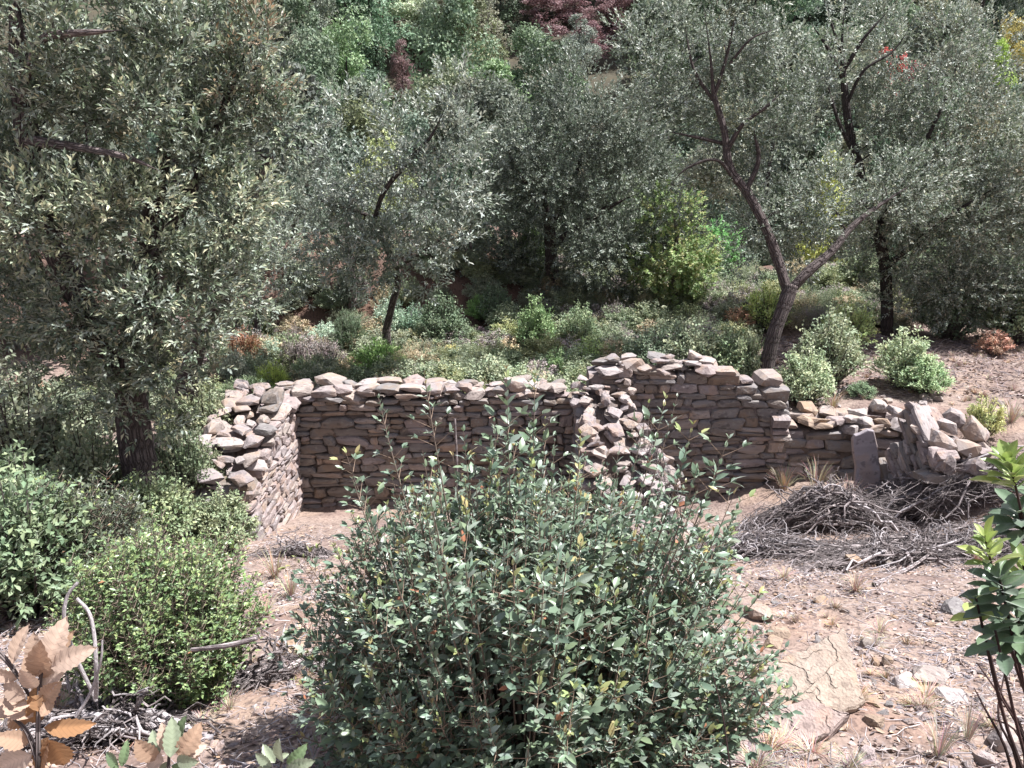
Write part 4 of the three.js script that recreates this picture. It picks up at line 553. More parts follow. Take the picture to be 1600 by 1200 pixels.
function bush(label, seed, o) {
  const R = rng(seed), t = thing('bush', label, 'bush', V(0, 0, 0)), stems = new MB(), lv = new MB(), rec = [], C = o.c;
  const eye = V(0, EYE, 0);
  for (let i = 0; i < o.shoots; i++) {
    const a = R() * 6.28, el = Math.asin(R.r(o.low ?? -0.25, 1)), k = i < o.shoots * 0.72 ? R.r(0.86, 1.04) : R.r(0.5, 0.86);
    const u = V(Math.cos(a) * Math.cos(el), Math.sin(el), Math.sin(a) * Math.cos(el)), lump = 1 + (fbm(u.x * 2.2 + 5, u.z * 2.2 + u.y * 2, seed) - 0.5) * (o.lump ?? 0.6);
    if (o.boxy) u.multiplyScalar(lerp(1, 1 / Math.cbrt(Math.abs(u.x) ** 3 + Math.abs(u.y) ** 3 + Math.abs(u.z) ** 3), o.boxy)); if (u.y < 0) u.multiplyScalar(0.9);
    const end = C.clone().add(V(u.x * o.rx * k * lump, u.y * o.ry * k * lump, u.z * o.rz * k * lump)); if (el > 0.5 && R() < o.leggy) end.y += R.r(0.06, o.leg);
    const root = C.clone().add(V(u.x * o.rx * 0.22, -o.down, u.z * o.rz * 0.22)), mid = root.clone().lerp(end, 0.6).add(V(u.x * 0.12 * o.rx, -0.04 * o.ry, u.z * 0.12 * o.rz));
    { const gy = height(end.x, end.z); if (end.y < gy + 0.05) end.y = gy + R.r(0.05, 0.22); }
    const cv = new THREE.QuadraticBezierCurve3(root, mid, end), pts = [0, 0.4, 0.65, 0.85, 1].map((q) => cv.getPoint(q)); const th = 0.0042 * o.thick * R.r(0.7, 1.3);
    stems.tube(pts, [th * 1.8, th * 1.2, th * 0.8, th * 0.55, th * 0.3], 4, [1, 1, 1], 0, 1, false);
    const L = cv.getLength(), from = Math.max(0.3, 1 - o.leafy / L), fresh = R(), vig = R.r(0.72, 1.22), pairs = Math.round(o.pairs * R.r(0.6, 1.3));
    for (let j = 0; j < pairs; j++) {
      const q = lerp(from, 1, (j + 0.5) / pairs), p = cv.getPoint(q), dd = cv.getTangent(q), sd = V().crossVectors(dd, j % 2 ? V(0.2, 0.1, 1) : V(1, 0.1, 0.2)).normalize(), tipk = (j + 0.5) / pairs;
      // some pairs stand on short side twigs
      const arm = j < pairs * 0.8 && R() < o.side ? R.r(0.03, 0.09) * o.leaf / 0.045 : 0;
      for (const s of [-1, 1]) {
        const b = p.clone(); let pd = dd; if (arm) { pd = dd.clone().multiplyScalar(0.7).addScaledVector(sd, s).normalize(); b.addScaledVector(pd, arm); stems.tube([p, b], [0.0016, 0.001], 3, [1.1, 1, 0.9], 0, 1, false); }
        for (const s2 of arm ? [-1, 1, 0] : [s]) {
          const s3 = arm ? V().crossVectors(pd, V(R.s(0.4), 1, R.s(0.4))).normalize() : sd;
          const ld = pd.clone().multiplyScalar(s2 === 0 ? 1 : lerp(0.55, 1.1, tipk)).addScaledVector(s3, s2 * lerp(1, 0.6, tipk)).add(V(R.s(0.2), 0.18 + R.s(0.2), R.s(0.2))).normalize();
          const n = V(R.s(0.55), 0.8, R.s(0.55)).addScaledVector(pd, 0.5), len = o.leaf * vig * R.r(0.6, 1.3) * (tipk > 0.86 ? 0.55 : tipk > 0.7 ? 0.8 : 1), young = tipk > 0.8 && fresh < o.fresh;
          const c = R() < 0.004 ? [0.40, 0.16, 0.08] : jig(R, young ? R.pick(o.tips) : R.pick(o.pal), 0.2);
          rec.push({ b, ld, n, len, c, young, w: (i < o.shoots * 0.72 ? 1 : 0) * len / b.distanceTo(eye) * (0.6 + 0.4 * R()) * (u.z > -0.25 || u.y > 0.35 ? 1 : 0) });
        }
      }
    }
  }
  if (o.parts) {
    rec.sort((x, y) => y.w - x.w); const mats = [...o.pal, ...o.tips].map((c) => bladeM(c));
    for (const q of rec.splice(0, o.parts)) blade(t, R.pick(BLADE.bush), q.young ? mats[o.pal.length + Math.floor(R() * o.tips.length)] : mats[Math.floor(R() * o.pal.length)], q.b, q.ld, q.n, q.len, o.ratio / 0.46);
  }
  for (const q of rec) lv.leaf(q.b, q.ld, q.n, q.len, q.len * o.ratio, q.c, o.big, 0.18, 0.14);
  console.log('bush', rec.length, lv.i.length / 3, stems.i.length / 3);
  stems.mesh('stems', o.wood, t, 'stuff'); lv.mesh('foliage', o.mat || LEAF.glossy, t, 'stuff');
  return t;
}
const stemM = (r, g, b) => std({ color: rgb(r, g, b), vertexColors: true, roughness: 0.85 });
bush('large grey green evergreen bush with glossy oval leaves in front of the ruin', 901, { boxy: 0.6, c: V(0.05, 2.98, -2.72), rx: 0.85, ry: 0.74, rz: 0.74, down: 0.55, shoots: 1200, low: -0.5, leggy: 0.2, leg: 0.5, thick: 0.85, leafy: 0.5, pairs: 13, side: 0.42, leaf: 0.045, ratio: 0.44, big: true, fresh: 0.4, parts: 300, wood: stemM(0.20, 0.16, 0.13),
  pal: [[0.115, 0.178, 0.112], [0.14, 0.212, 0.138], [0.095, 0.15, 0.09], [0.155, 0.23, 0.13], [0.215, 0.268, 0.21]], tips: [[0.30, 0.34, 0.13], [0.26, 0.33, 0.12], [0.36, 0.31, 0.13]] });
{ const g = onGround(255, 1090); bush('bright yellow green small leaved bush at the lower left', 902, { c: g.p.clone().add(V(0.02, 0.36, -0.05)), rx: 0.47, ry: 0.50, rz: 0.45, down: 0.4, lump: 1.0, shoots: 900, low: -0.5, leggy: 0.1, leg: 0.14, thick: 0.7, leafy: 0.25, pairs: 9, side: 0.6, leaf: 0.027, ratio: 0.52, big: false, fresh: 0.6, wood: stemM(0.2, 0.17, 0.15), pal: PAL.fresh.map((c) => [c[0] * 0.8, c[1] * 0.76, c[2] * 0.85]), tips: [[0.22, 0.26, 0.10], [0.18, 0.23, 0.085]] }); }
{ const g = onGround(130, 950); bush('dark green bush with pale young shoots behind the bleached wood', 903, { c: g.p.clone().add(V(-0.1, 0.4, -0.2)), rx: 0.62, ry: 0.5, rz: 0.5, down: 0.45, shoots: 420, low: -0.3, leggy: 0.3, leg: 0.14, thick: 0.8, leafy: 0.3, pairs: 9, side: 0.45, leaf: 0.042, ratio: 0.38, big: false, fresh: 0.7, wood: stemM(0.2, 0.17, 0.15), pal: [[0.095, 0.125, 0.075], [0.12, 0.15, 0.09], [0.08, 0.105, 0.065]], tips: [[0.25, 0.32, 0.11], [0.20, 0.28, 0.09]] }); }

// ---------------------------------------------------------------- strawberry tree at the right edge, close to the camera
{
  const R = rng(920), t = thing('strawberry_tree', 'glossy leaved shrub with yellow green tips cut by the right edge', 'shrub', V(0, 0, 0));
  const yl = [[0.30, 0.38, 0.09], [0.24, 0.33, 0.08], [0.18, 0.27, 0.07]].map((c) => bladeM(c, { transmission: 0.4 })), dk = [[0.085, 0.15, 0.075], [0.11, 0.18, 0.09], [0.07, 0.12, 0.07]].map((c) => bladeM(c, { clearcoat: 1, clearcoatRoughness: 0.25 }));
  const root = V(1.06, height(1.06, -1.15) - 0.05, -1.15), stem = (pts, rad) => { const mb = new MB(); mb.tube(new THREE.CatmullRomCurve3(pts).getPoints(14), Array.from({ length: 15 }, (_, i) => lerp(rad, 0.0018, i / 14)), 7, [1, 1, 1], 0.05, 3); mb.mesh('stem', BARK.red, t); };
  const W = [[1578, 722, 1.30, 26, 54, yl, 0.95], [1592, 800, 1.32, 22, 66, dk, 0.3], [1540, 842, 1.24, 18, 44, yl, 0.8], [1562, 905, 1.22, 26, 54, dk, 0.4], [1598, 880, 1.26, 9, 56, yl, 0.6], [1525, 935, 1.22, 6, 44, yl, 0.2], [1590, 965, 1.24, 28, 60, dk, 0.2], [1555, 985, 1.2, 8, 50, dk, 0.1], [1625, 760, 1.34, 12, 60, dk, 0.6]];
  for (const [px, py, d, n, lp, mats, up] of W) {
    const tip = at(px, py, d), mid = at(px + 45, py + 190, d + 0.04); stem([root, at(px + 120, py + 420, d + 0.06), mid, tip], 0.005);
    const ax = tip.clone().sub(mid).normalize();
    for (let i = 0; i < n; i++) { const an = i * 2.4 + R.s(0.4), s = V().crossVectors(ax, V(0, 0.2, 1)).normalize(), u = V().crossVectors(s, ax), k = i / n; const b = tip.clone().addScaledVector(ax, -k * 0.05); const out = lerp(0.35, 1.4, k); const ld = ax.clone().multiplyScalar(up).addScaledVector(s, Math.cos(an) * out).addScaledVector(u, Math.sin(an) * out).normalize(); blade(t, R.pick(BLADE.arb), R.pick(mats), b, ld, ax.clone().addScaledVector(ld, -0.5).add(V(R.s(0.3), 0.3, R.s(0.3))), lp * 0.98 * d / F * R.r(0.8, 1.2) * lerp(0.75, 1.1, k)); }
  }
}
// thin bare reddish stems, lower right
{
  const R = rng(921), t = thing('bare_stems', 'thin dark red bare stems rising in the lower right corner', 'stems', V(0, 0, 0));
  for (const [a, b, c] of [[[1612, 1190], [1570, 1100], [1526, 1035]], [[1600, 1150], [1565, 1085], [1545, 1010]], [[1640, 1170], [1600, 1080], [1590, 960]], [[1590, 1195], [1560, 1120], [1570, 1050]], [[1580, 1200], [1535, 1100], [1522, 1075]], [[1610, 1230], [1585, 1140], [1540, 1120]], [[1660, 1160], [1610, 1040], [1560, 970]]]) {
    const d = 1.55 + R.s(0.1), mb = new MB(), A = at(a[0], a[1], d), g = V(A.x + 0.05, height(A.x + 0.05, A.z + 0.1), A.z + 0.1); mb.tube(new THREE.CatmullRomCurve3([g, A, at(b[0], b[1], d), at(c[0], c[1], d + 0.05)]).getPoints(12), Array.from({ length: 13 }, (_, i) => lerp(0.0042, 0.0012, i / 12)), 6, [1, 1, 1], 0.05, 2); mb.mesh('stem', BARK.red, t);
  }
  const s = thing('seedling', 'single thin dark stem standing right of the large bush', 'stem', V(0, 0, 0)), mb = new MB(); mb.tube(new THREE.CatmullRomCurve3([at(1150, 1240, 2.2), at(1140, 1190, 2.25), at(1128, 1110, 2.3), at(1110, 1040, 2.35)]).getPoints(12), Array.from({ length: 13 }, (_, i) => lerp(0.004, 0.0012, i / 12)), 6); mb.mesh('stem', BARK.red, s);
}
// ---------------------------------------------------------------- dry and green holm oak sprigs in the lower left corner
{
  const R = rng(930), tanM = [[0.47, 0.345, 0.26], [0.52, 0.395, 0.31], [0.44, 0.30, 0.205], [0.55, 0.435, 0.355]].map((c) => bladeM(c, { clearcoat: 0.05, transmission: 0.34 })), dry = [[0.32, 0.17, 0.075]].map((c) => bladeM(c, { clearcoat: 0.05, transmission: 0.34 })), gr = [[0.11, 0.19, 0.075], [0.14, 0.22, 0.10], [0.24, 0.29, 0.19]].map((c) => bladeM(c));
  const sprig = (label, d, stems, leaves) => {
    const t = thing('oak_sprig', label, 'sprig', V(0, 0, 0));
    for (const s of stems) { const mb = new MB(), pts = new THREE.CatmullRomCurve3(s.map(([x, y, dd = 0]) => at(x, y, d + dd))).getPoints(12); mb.tube(pts, pts.map((_, i) => lerp(0.0034, 0.0014, i / 12)), 7, [1, 1, 1], 0.08, 5); mb.mesh('stem', BARK.light, t); }
    for (const [bx, by, tx, ty, m, w = 1, db = 0, dt = 0] of leaves) { const b = at(bx, by, d + db + R.s(0.01)), e = at(tx, ty, d + dt + R.s(0.03)), dir = e.clone().sub(b), L = dir.length(); blade(t, R.pick(BLADE.oak), R.pick(m), b, dir.normalize(), V(R.s(0.5), 0.55, 0.85 + R.s(0.3)), L, w); }
  };
  sprig('dead oak sprig with big tan serrated leaves at the lower left edge', 0.86, [[[62, 1290, 0.12], [60, 1200], [60, 1120], [64, 1055], [76, 1030]], [[-25, 1000], [8, 1030], [30, 1060], [58, 1110]], [[60, 1190], [40, 1140], [18, 1120]]], [
    [71, 1042, 98, 969, tanM, 1.15], [76, 1040, 110, 990, tanM, 1.1], [68, 1042, 50, 992, tanM, 1.25], [79, 1044, 138, 1014, tanM, 1.0], [19, 1038, 41, 976, tanM, 1.05], [63, 1054, 33, 1016, tanM, 1.2], [66, 1078, 95, 1046, tanM, 1.4], [60, 1112, 57, 1066, dry, 1.4], [68, 1100, 92, 1070, tanM, 1.3], [56, 1075, 30, 1054, tanM, 1.2], [68, 1137, 148, 1132, dry, 0.9], [47, 1126, -8, 1120, dry, 1.1], [52, 1120, 5, 1085, tanM, 1.2], [50, 1180, -15, 1210, tanM, 1.1], [46, 1160, -4, 1152, tanM, 1.2], [73, 1155, 97, 1205, dry, 1.3], [76, 1152, 50, 1218, dry, 1.2], [40, 1090, 2, 1062, tanM, 1.2], [30, 1060, -12, 1048, tanM], [64, 1120, 84, 1090, tanM, 1.3], [20, 1120, -14, 1090, tanM, 1.2], [58, 1130, 44, 1100, dry, 1.2], [-4, 1010, 4, 998, tanM], [70, 1060, 60, 1010, tanM, 1.1], [48, 1100, 20, 1108, tanM, 1.1]]);
  sprig('sprig of green and faded pink tan oak leaves at the bottom edge', 0.95, [[[264, 1290, 0.1], [263, 1210], [264, 1175]], [[264, 1215], [225, 1205], [195, 1196]]], [
    [266, 1184, 268, 1122, gr, 1.05, 0, -0.03], [274, 1160, 279, 1124, gr, 1], [250, 1178, 236, 1138, gr, 0.9], [255, 1172, 251, 1130, tanM, 1.1], [248, 1186, 212, 1158, tanM, 1.5], [256, 1190, 226, 1180, tanM, 1.5], [277, 1180, 309, 1137, tanM, 1.3], [282, 1184, 324, 1164, tanM, 1.3], [276, 1186, 300, 1192, gr, 1.2], [262, 1190, 246, 1214, gr], [278, 1190, 312, 1182, tanM, 1.2], [190, 1198, 194, 1160, gr, 0.9], [186, 1200, 158, 1178, gr, 1], [200, 1205, 170, 1206, gr, 1], [262, 1175, 290, 1150, tanM, 1.1], [268, 1196, 296, 1208, gr, 1.1]]);
  sprig('green oak sprig at the bottom edge in front of the large bush', 1.05, [[[440, 1290, 0.1], [438, 1210], [440, 1190]]], [[430, 1192, 411, 1162, gr, 1.1], [425, 1198, 396, 1178, gr, 1], [440, 1190, 428, 1164, gr, 1], [448, 1194, 476, 1168, gr, 1.1], [450, 1200, 486, 1190, gr], [436, 1186, 452, 1178, gr, 1.2], [425, 1204, 398, 1204, gr, 1.1], [444, 1204, 470, 1212, gr, 1]]);
}

// ---------------------------------------------------------------- dead brushwood
function crooked(R, a, b, lift, rad, mb, k = 6, wob = 0.06) {
  const n = 9, pts = [], L = a.distanceTo(b); for (let i = 0; i <= n; i++) { const t = i / n, p = a.clone().lerp(b, t); p.y += Math.sin(Math.PI * t) * lift; if (i && i < n) p.add(V(R.s(wob), R.s(wob * 0.7), R.s(wob)).multiplyScalar(L)); pts.push(p); }
  mb.tube(pts, pts.map((_, i) => rad * lerp(1, 0.4, i / n)), k, ((q) => [q, q, q])(R.r(0.75, 1.2)), 0.12, R() * 50); return pts;
}
const DEAD = [bark(0.55, 0.52, 0.54), bark(0.64, 0.61, 0.63), bark(0.45, 0.42, 0.435), std({ color: rgb(0.38, 0.355, 0.36), vertexColors: true, roughness: 0.9, bumpMap: stoneBump, bumpScale: 0.01 })];
function pile(label, seed, c, rx, rz, h, nBig, nThin, turn = 0) {
  const R = rng(seed), t = thing('brush_pile', label, 'brush pile', V(0, 0, 0)), thin = new MB(), cs = Math.cos(turn), sn = Math.sin(turn);
  const P = (a, q, y) => { const x = Math.cos(a) * rx * q, z = Math.sin(a) * rz * q, X = c.x + x * cs + z * sn, Z = c.z - x * sn + z * cs; return V(X, height(X, Z) + y, Z); };
  const one = (big) => { const a = R.s(0.7) + (R() < 0.5 ? 0 : Math.PI), q = R.r(0.3, 1.3), b = a + Math.PI + R.s(1.1), y = h * Math.max(0, 1 - q * q) * R(); return [P(a, q, y), P(b, R.r(0.2, 1.15), R() * h * 0.6), h * R.r(0.1, 0.75) * (big ? 0.8 : 1)]; };
  for (let i = 0; i < nBig; i++) { const mb = new MB(), [a, b, l] = one(true), r = R.r(0.009, 0.024), pts = crooked(R, a, b, l, r, mb, 6, 0.05); for (let k = 0; k < 3; k++) { const q = pts[3 + Math.floor(R() * 5)]; crooked(R, q, q.clone().add(V(R.s(0.3), R.r(-0.05, 0.25), R.s(0.3))), 0.03, r * 0.45, mb, 5, 0.09); } mb.mesh('branch', R.pick(DEAD), t); }
  for (let i = 0; i < nThin; i++) { const [a, b, l] = one(false); b.lerp(a, R.r(0, 0.6)); crooked(R, a, b, l * R.r(0.5, 1.1), R.r(0.002, 0.006), thin, 3, 0.07); }
  thin.mesh('twigs', DEAD[1], t, 'stuff'); return t;
}
pile('tangled grey brush pile with thick crooked branches in the right room', 941, onGround(1285, 828).p, 0.85, 0.48, 0.5, 46, 420);
pile('grey brush pile of arching thin twigs against the leaning fragment', 942, onGround(1470, 806).p, 0.9, 0.55, 0.42, 30, 640, -0.2);
pile('flat spread of dead branches between the two brush piles', 943, onGround(1400, 868).p, 1.35, 0.75, 0.09, 50, 460, 0.25);
pile('thin flat brush trailing down the slope towards the right edge', 951, onGround(1490, 862).p, 0.8, 0.5, 0.08, 24, 420, -0.3);
pile('dead brush lying right of the large bush in front of the right room', 944, onGround(1190, 868).p, 0.85, 0.4, 0.2, 28, 320, 0.1);
pile('dark tangle of dead twigs beneath the bright lower left bush', 945, onGround(165, 1150).p.add(V(0, 0, 0)), 0.42, 0.3, 0.12, 18, 190, 0.3);
pile('small scatter of dead twigs beside the bright lower left bush', 946, onGround(425, 1060).p, 0.34, 0.22, 0.07, 14, 240, 0.7);
pile('dead twigs heaped on the slumped partition wall', 947, V(1.62, 0, -8.85), 0.34, 0.4, 1.15, 6, 260, 0.5);
pile('dead twigs at the foot of the left wall end', 948, onGround(455, 868).p, 0.36, 0.25, 0.1, 8, 200, 0.2);
{ // named single pieces of dead wood
  const R = rng(950), wood = (label, pts, r0, r1, mat) => { const t = thing('dead_branch', label, 'dead wood', V(0, 0, 0)), mb = new MB(), c = new THREE.CatmullRomCurve3(pts).getPoints(16); mb.tube(c, c.map((_, i) => lerp(r0, r1, i / 16)), 9, [1, 1, 1], 0.22, R() * 40); mb.mesh('limb', mat, t); return t; };
  const d = 3.25; wood('bleached curved branch stub standing by the bright bush', [at(150, 1095, d + 0.15), at(112, 1010, d + 0.05), at(100, 965, d), at(106, 930, d), at(122, 910, d)], 0.008, 0.006, DEAD[3]);
  wood('second bleached branch with a knobbly bend beside the first', [at(150, 1090, d + 0.1), at(150, 1040, d), at(146, 985, d), at(138, 955, d), at(120, 935, d)], 0.0085, 0.006, DEAD[3]);
  wood('grey curved bare limb along the left of the bright bush', [at(118, 1120, d), at(140, 1085, d), at(158, 1030, d - 0.05), at(160, 1000, d - 0.05)], 0.007, 0.004, DEAD[3]);
  wood('small bleached stick end poking from the right of the bright bush', [at(300, 1015, 3.4), at(345, 1010, 3.3), at(380, 1003, 3.25), at(402, 996, 3.25)], 0.008, 0.012, DEAD[1]);
  wood('pale straight stick lying left of the large bush', [onGround(385, 1058).p.add(V(0, 0.05, 0)), onGround(420, 1052).p.add(V(0, 0.05, 0)), onGround(460, 1048).p.add(V(0, 0.04, 0))], 0.009, 0.011, DEAD[3]);
  wood('long grey stick lying diagonally across the bare slope', [onGround(1365, 918).p.add(V(0, 0.02, 0)), onGround(1420, 895).p.add(V(0, 0.05, 0)), onGround(1465, 868).p.add(V(0, 0.08, 0)), onGround(1495, 845).p.add(V(0, 0.04, 0))], 0.02, 0.009, DEAD[0]);
  wood('forked dead limb lying behind the stepped wall stump', [onGround(1300, 622).p.add(V(0, 0.05, 0)), onGround(1335, 612).p.add(V(0, 0.1, 0)), onGround(1365, 624).p.add(V(0, 0.04, 0))], 0.03, 0.012, DEAD[2]);
  wood('thin pale stick standing against the rear wall of the left room', [V(-0.75, 0.1, -9.6), V(-0.72, 0.8, -9.7), V(-0.74, 1.35, -9.78)], 0.018, 0.012, DEAD[0]);
}

// ---------------------------------------------------------------- slabs and stones on the slope
{
  const R = rng(960);
  // a flat slab: outline laid on the slope, with its own thickness
  const slab = (label, outline, thick, lift, mat) => {
    const g = outline.map(([x, y]) => onGround(x, y).p), c = g.reduce((a, b) => a.add(b), V()).divideScalar(g.length), nrm = V(0.02, 0.95, 0.27).normalize(), m = basis(V(0, 0.27, -0.95).normalize(), nrm).setPosition(c), inv = m.clone().invert();
    const pts = []; g.forEach((p, i) => { const a = p.clone().applyMatrix4(inv), b = g[(i + 1) % g.length].clone().applyMatrix4(inv); pts.push(new THREE.Vector2(a.x, a.y)); for (const t of [0.33, 0.67]) pts.push(new THREE.Vector2(lerp(a.x, b.x, t) + R.s(0.012), lerp(a.y, b.y, t) + R.s(0.012))); });
    const geo = new THREE.ExtrudeGeometry(new THREE.Shape(pts), { depth: thick, bevelEnabled: true, bevelSize: 0.008, bevelThickness: 0.012, bevelSegments: 1 });
    const o = new THREE.Mesh(geo, mat); o.name = numbered('flat_slab'); o.applyMatrix4(new THREE.Matrix4().makeTranslation(0, lift, 0).multiply(m)); o.castShadow = o.receiveShadow = true; scene.add(o); tag(o, label, 'stone slab');
  };
  const rep = (t) => { const q = t.clone(); q.repeat.set(1.9, 1.9); q.needsUpdate = true; return q; }, slabT = rep(slabMap), slabB = rep(slabBump); const slabM = (r, g, b) => std({ color: rgb(r * 0.56, g * 0.56, b * 0.56), map: slabT, bumpMap: slabB, bumpScale: 0.03, roughness: 0.9 });
  slab('broad pale ochre slab lying right of the large bush', [[1179, 1083], [1205, 1076], [1229, 1070], [1262, 1062], [1293, 1050], [1311, 1068], [1325, 1089], [1356, 1116], [1315, 1130], [1270, 1128], [1232, 1126], [1218, 1112], [1187, 1101]], 0.085, 0.02, slabM(0.55, 0.475, 0.41));
  slab('thin flake of ochre stone split on top of the broad slab', [[1240, 1116], [1268, 1098], [1300, 1084], [1322, 1088], [1348, 1115], [1312, 1128]], 0.025, 0.085, slabM(0.56, 0.48, 0.405));
  slab('pinkish worn slab at the lower edge of the broad slab', [[1153, 1166], [1198, 1138], [1249, 1130], [1315, 1143], [1290, 1158], [1256, 1168], [1200, 1176]], 0.06, -0.005, slabM(0.52, 0.43, 0.405));
  const rock = (label, x, y, w, h, geo, mat, rot = V(0, R() * 3, 0), squash = 0.85) => { const g = onGround(x, y), s = w * g.d / F, hh = h * g.d / F; const o = stone(scene, numbered('loose_stone'), R.pick(geo), mat, g.p.clone().add(V(0, hh * 0.32, 0)), V(s, hh, s * squash), rot); tag(o, label, 'stone'); return o; };
  rock('upright buff block just above the cracked slab', 1320, 1046, 24, 26, BLOCKS, ST.buff, V(0.1, 0.4, 0.1)); rock('small ochre block right of the buff block', 1385, 1040, 18, 16, CHUNKS, ST.ochre); rock('tilted flat buff slab right of the ochre slabs', 1450, 1066, 56, 24, SLABS, ST.buff, V(0.25, -0.5, -0.25)); rock('flat pale stone left of the tilted slab', 1414, 1072, 52, 14, SLABS, ST.pale, V(0.2, 0.2, 0)); rock('thin white stone below the tilted slab', 1488, 1096, 48, 12, SLABS, ST.pale, V(0.25, 0.1, -0.1)); rock('rusty brown stone on the bare slope', 1355, 1014, 24, 18, CHUNKS, ST.brown); rock('large pale stone at the lower right corner', 1568, 1172, 66, 46, CHUNKS, ST.pale, V(0.2, 0.6, 0.1)); rock('pinkish stone beside the lower right corner stone', 1540, 1194, 40, 26, CHUNKS, ST.pink); rock('ochre stone under the grass tuft', 1283, 942, 26, 12, SLABS, ST.ochre, V(0.2, 0.5, 0.1)); rock('little ochre block in front of the brush', 1334, 886, 22, 20, BLOCKS, ST.ochre); rock('grey flat stone below the right hand shrub', 1490, 956, 42, 16, SLABS, ST.slate, V(0.2, 0.3, 0)); rock('reddish stone half hidden by the large bush', 1126, 1084, 44, 34, CHUNKS, ST.ochre); rock('pale ochre boulder right of the large bush', 1184, 968, 50, 28, CHUNKS, ST.buff); rock('ochre cobble in front of the pale boulder', 1218, 996, 34, 20, CHUNKS, ST.ochre); rock('orange stone against the right side of the bush', 1205, 1010, 30, 20, CHUNKS, ST.ochre); rock('pale fallen block on the floor of the left room', 862, 790, 56, 46, CHUNKS, ST.pale, V(0.3, 0.6, 0.3)); rock('ochre slab tip left of the large bush', 462, 1020, 50, 20, SLABS, ST.ochre, V(0.3, 0.3, -0.2)); rock('rounded pink stone at the bottom left of the path', 342, 1180, 24, 20, CHUNKS, ST.pink); rock('small grey stone on the path left of the bush', 380, 1160, 12, 10, CHUNKS, ST.pale);
  rock('stone resting among straw near the standing slab', 1290, 745, 40, 34, CHUNKS, ST.buff); rock('flat stone sunk at the foot of the low wall', 1325, 742, 46, 22, SLABS, ST.slate, V(0.2, 0.4, 0.3)); rock('white pointed stone on the ground behind the low wall', 1372, 646, 34, 18, CHUNKS, ST.pale); rock('buff stone in the rubble beside the standing slab', 1375, 690, 34, 24, CHUNKS, ST.buff); rock('grey stone in the rubble beside the leaning fragment', 1368, 712, 26, 16, SLABS, ST.pale); rock('brown stone below the bottom slab', 1355, 1190, 30, 22, CHUNKS, ST.pink); rock('buff chip below the broad slab', 1262, 1192, 26, 18, CHUNKS, ST.buff); rock('ochre block right of the broad slab', 1358, 1106, 26, 18, BLOCKS, ST.ochre); rock('lone pink stone on the path at the bottom', 405, 1120, 20, 12, SLABS, ST.pink);
  // other loose stones of the slope: nothing tells one from the next
  for (let i = 0; i < 110; i++) { const px = R.r(1130, 1600), py = R.r(880, 1200), g = onGround(px, py), s = R.r(0.025, 0.075) * (R() < 0.12 ? 1.6 : 1); const o = stone(scene, numbered('small_stone'), R.pick(R() < 0.6 ? SLABS : CHUNKS), R.pick([ST.pale, ST.buff, ST.pink, ST.grey, ST.ochre, ST.slate]), g.p.clone().add(V(0, s * 0.12, 0)), V(s, s * R.r(0.25, 0.6), s * R.r(0.6, 0.9)), V(R.s(0.5), R.s(3), R.s(0.5))); tag(o, 'small angular stone lying in the litter of the bare slope', 'stone', 'small stones scattered over the bare slope'); }
  for (let i = 0; i < 34; i++) { const px = R.r(1225, 1560), py = R.r(615, 690), g = onGround(px, py), s = R.r(0.08, 0.2); const o = stone(scene, numbered('small_stone'), R.pick(SLABS), R.pick([ST.pale, ST.buff, ST.pink, ST.pale]), g.p.clone().add(V(0, s * 0.12, 0)), V(s, s * R.r(0.25, 0.5), s * R.r(0.6, 0.9)), V(R.s(0.4), R.s(3), R.s(0.4))); tag(o, 'pale flat stone on the straw covered ground behind the low wall', 'stone', 'pale stones behind the low wall'); }
}
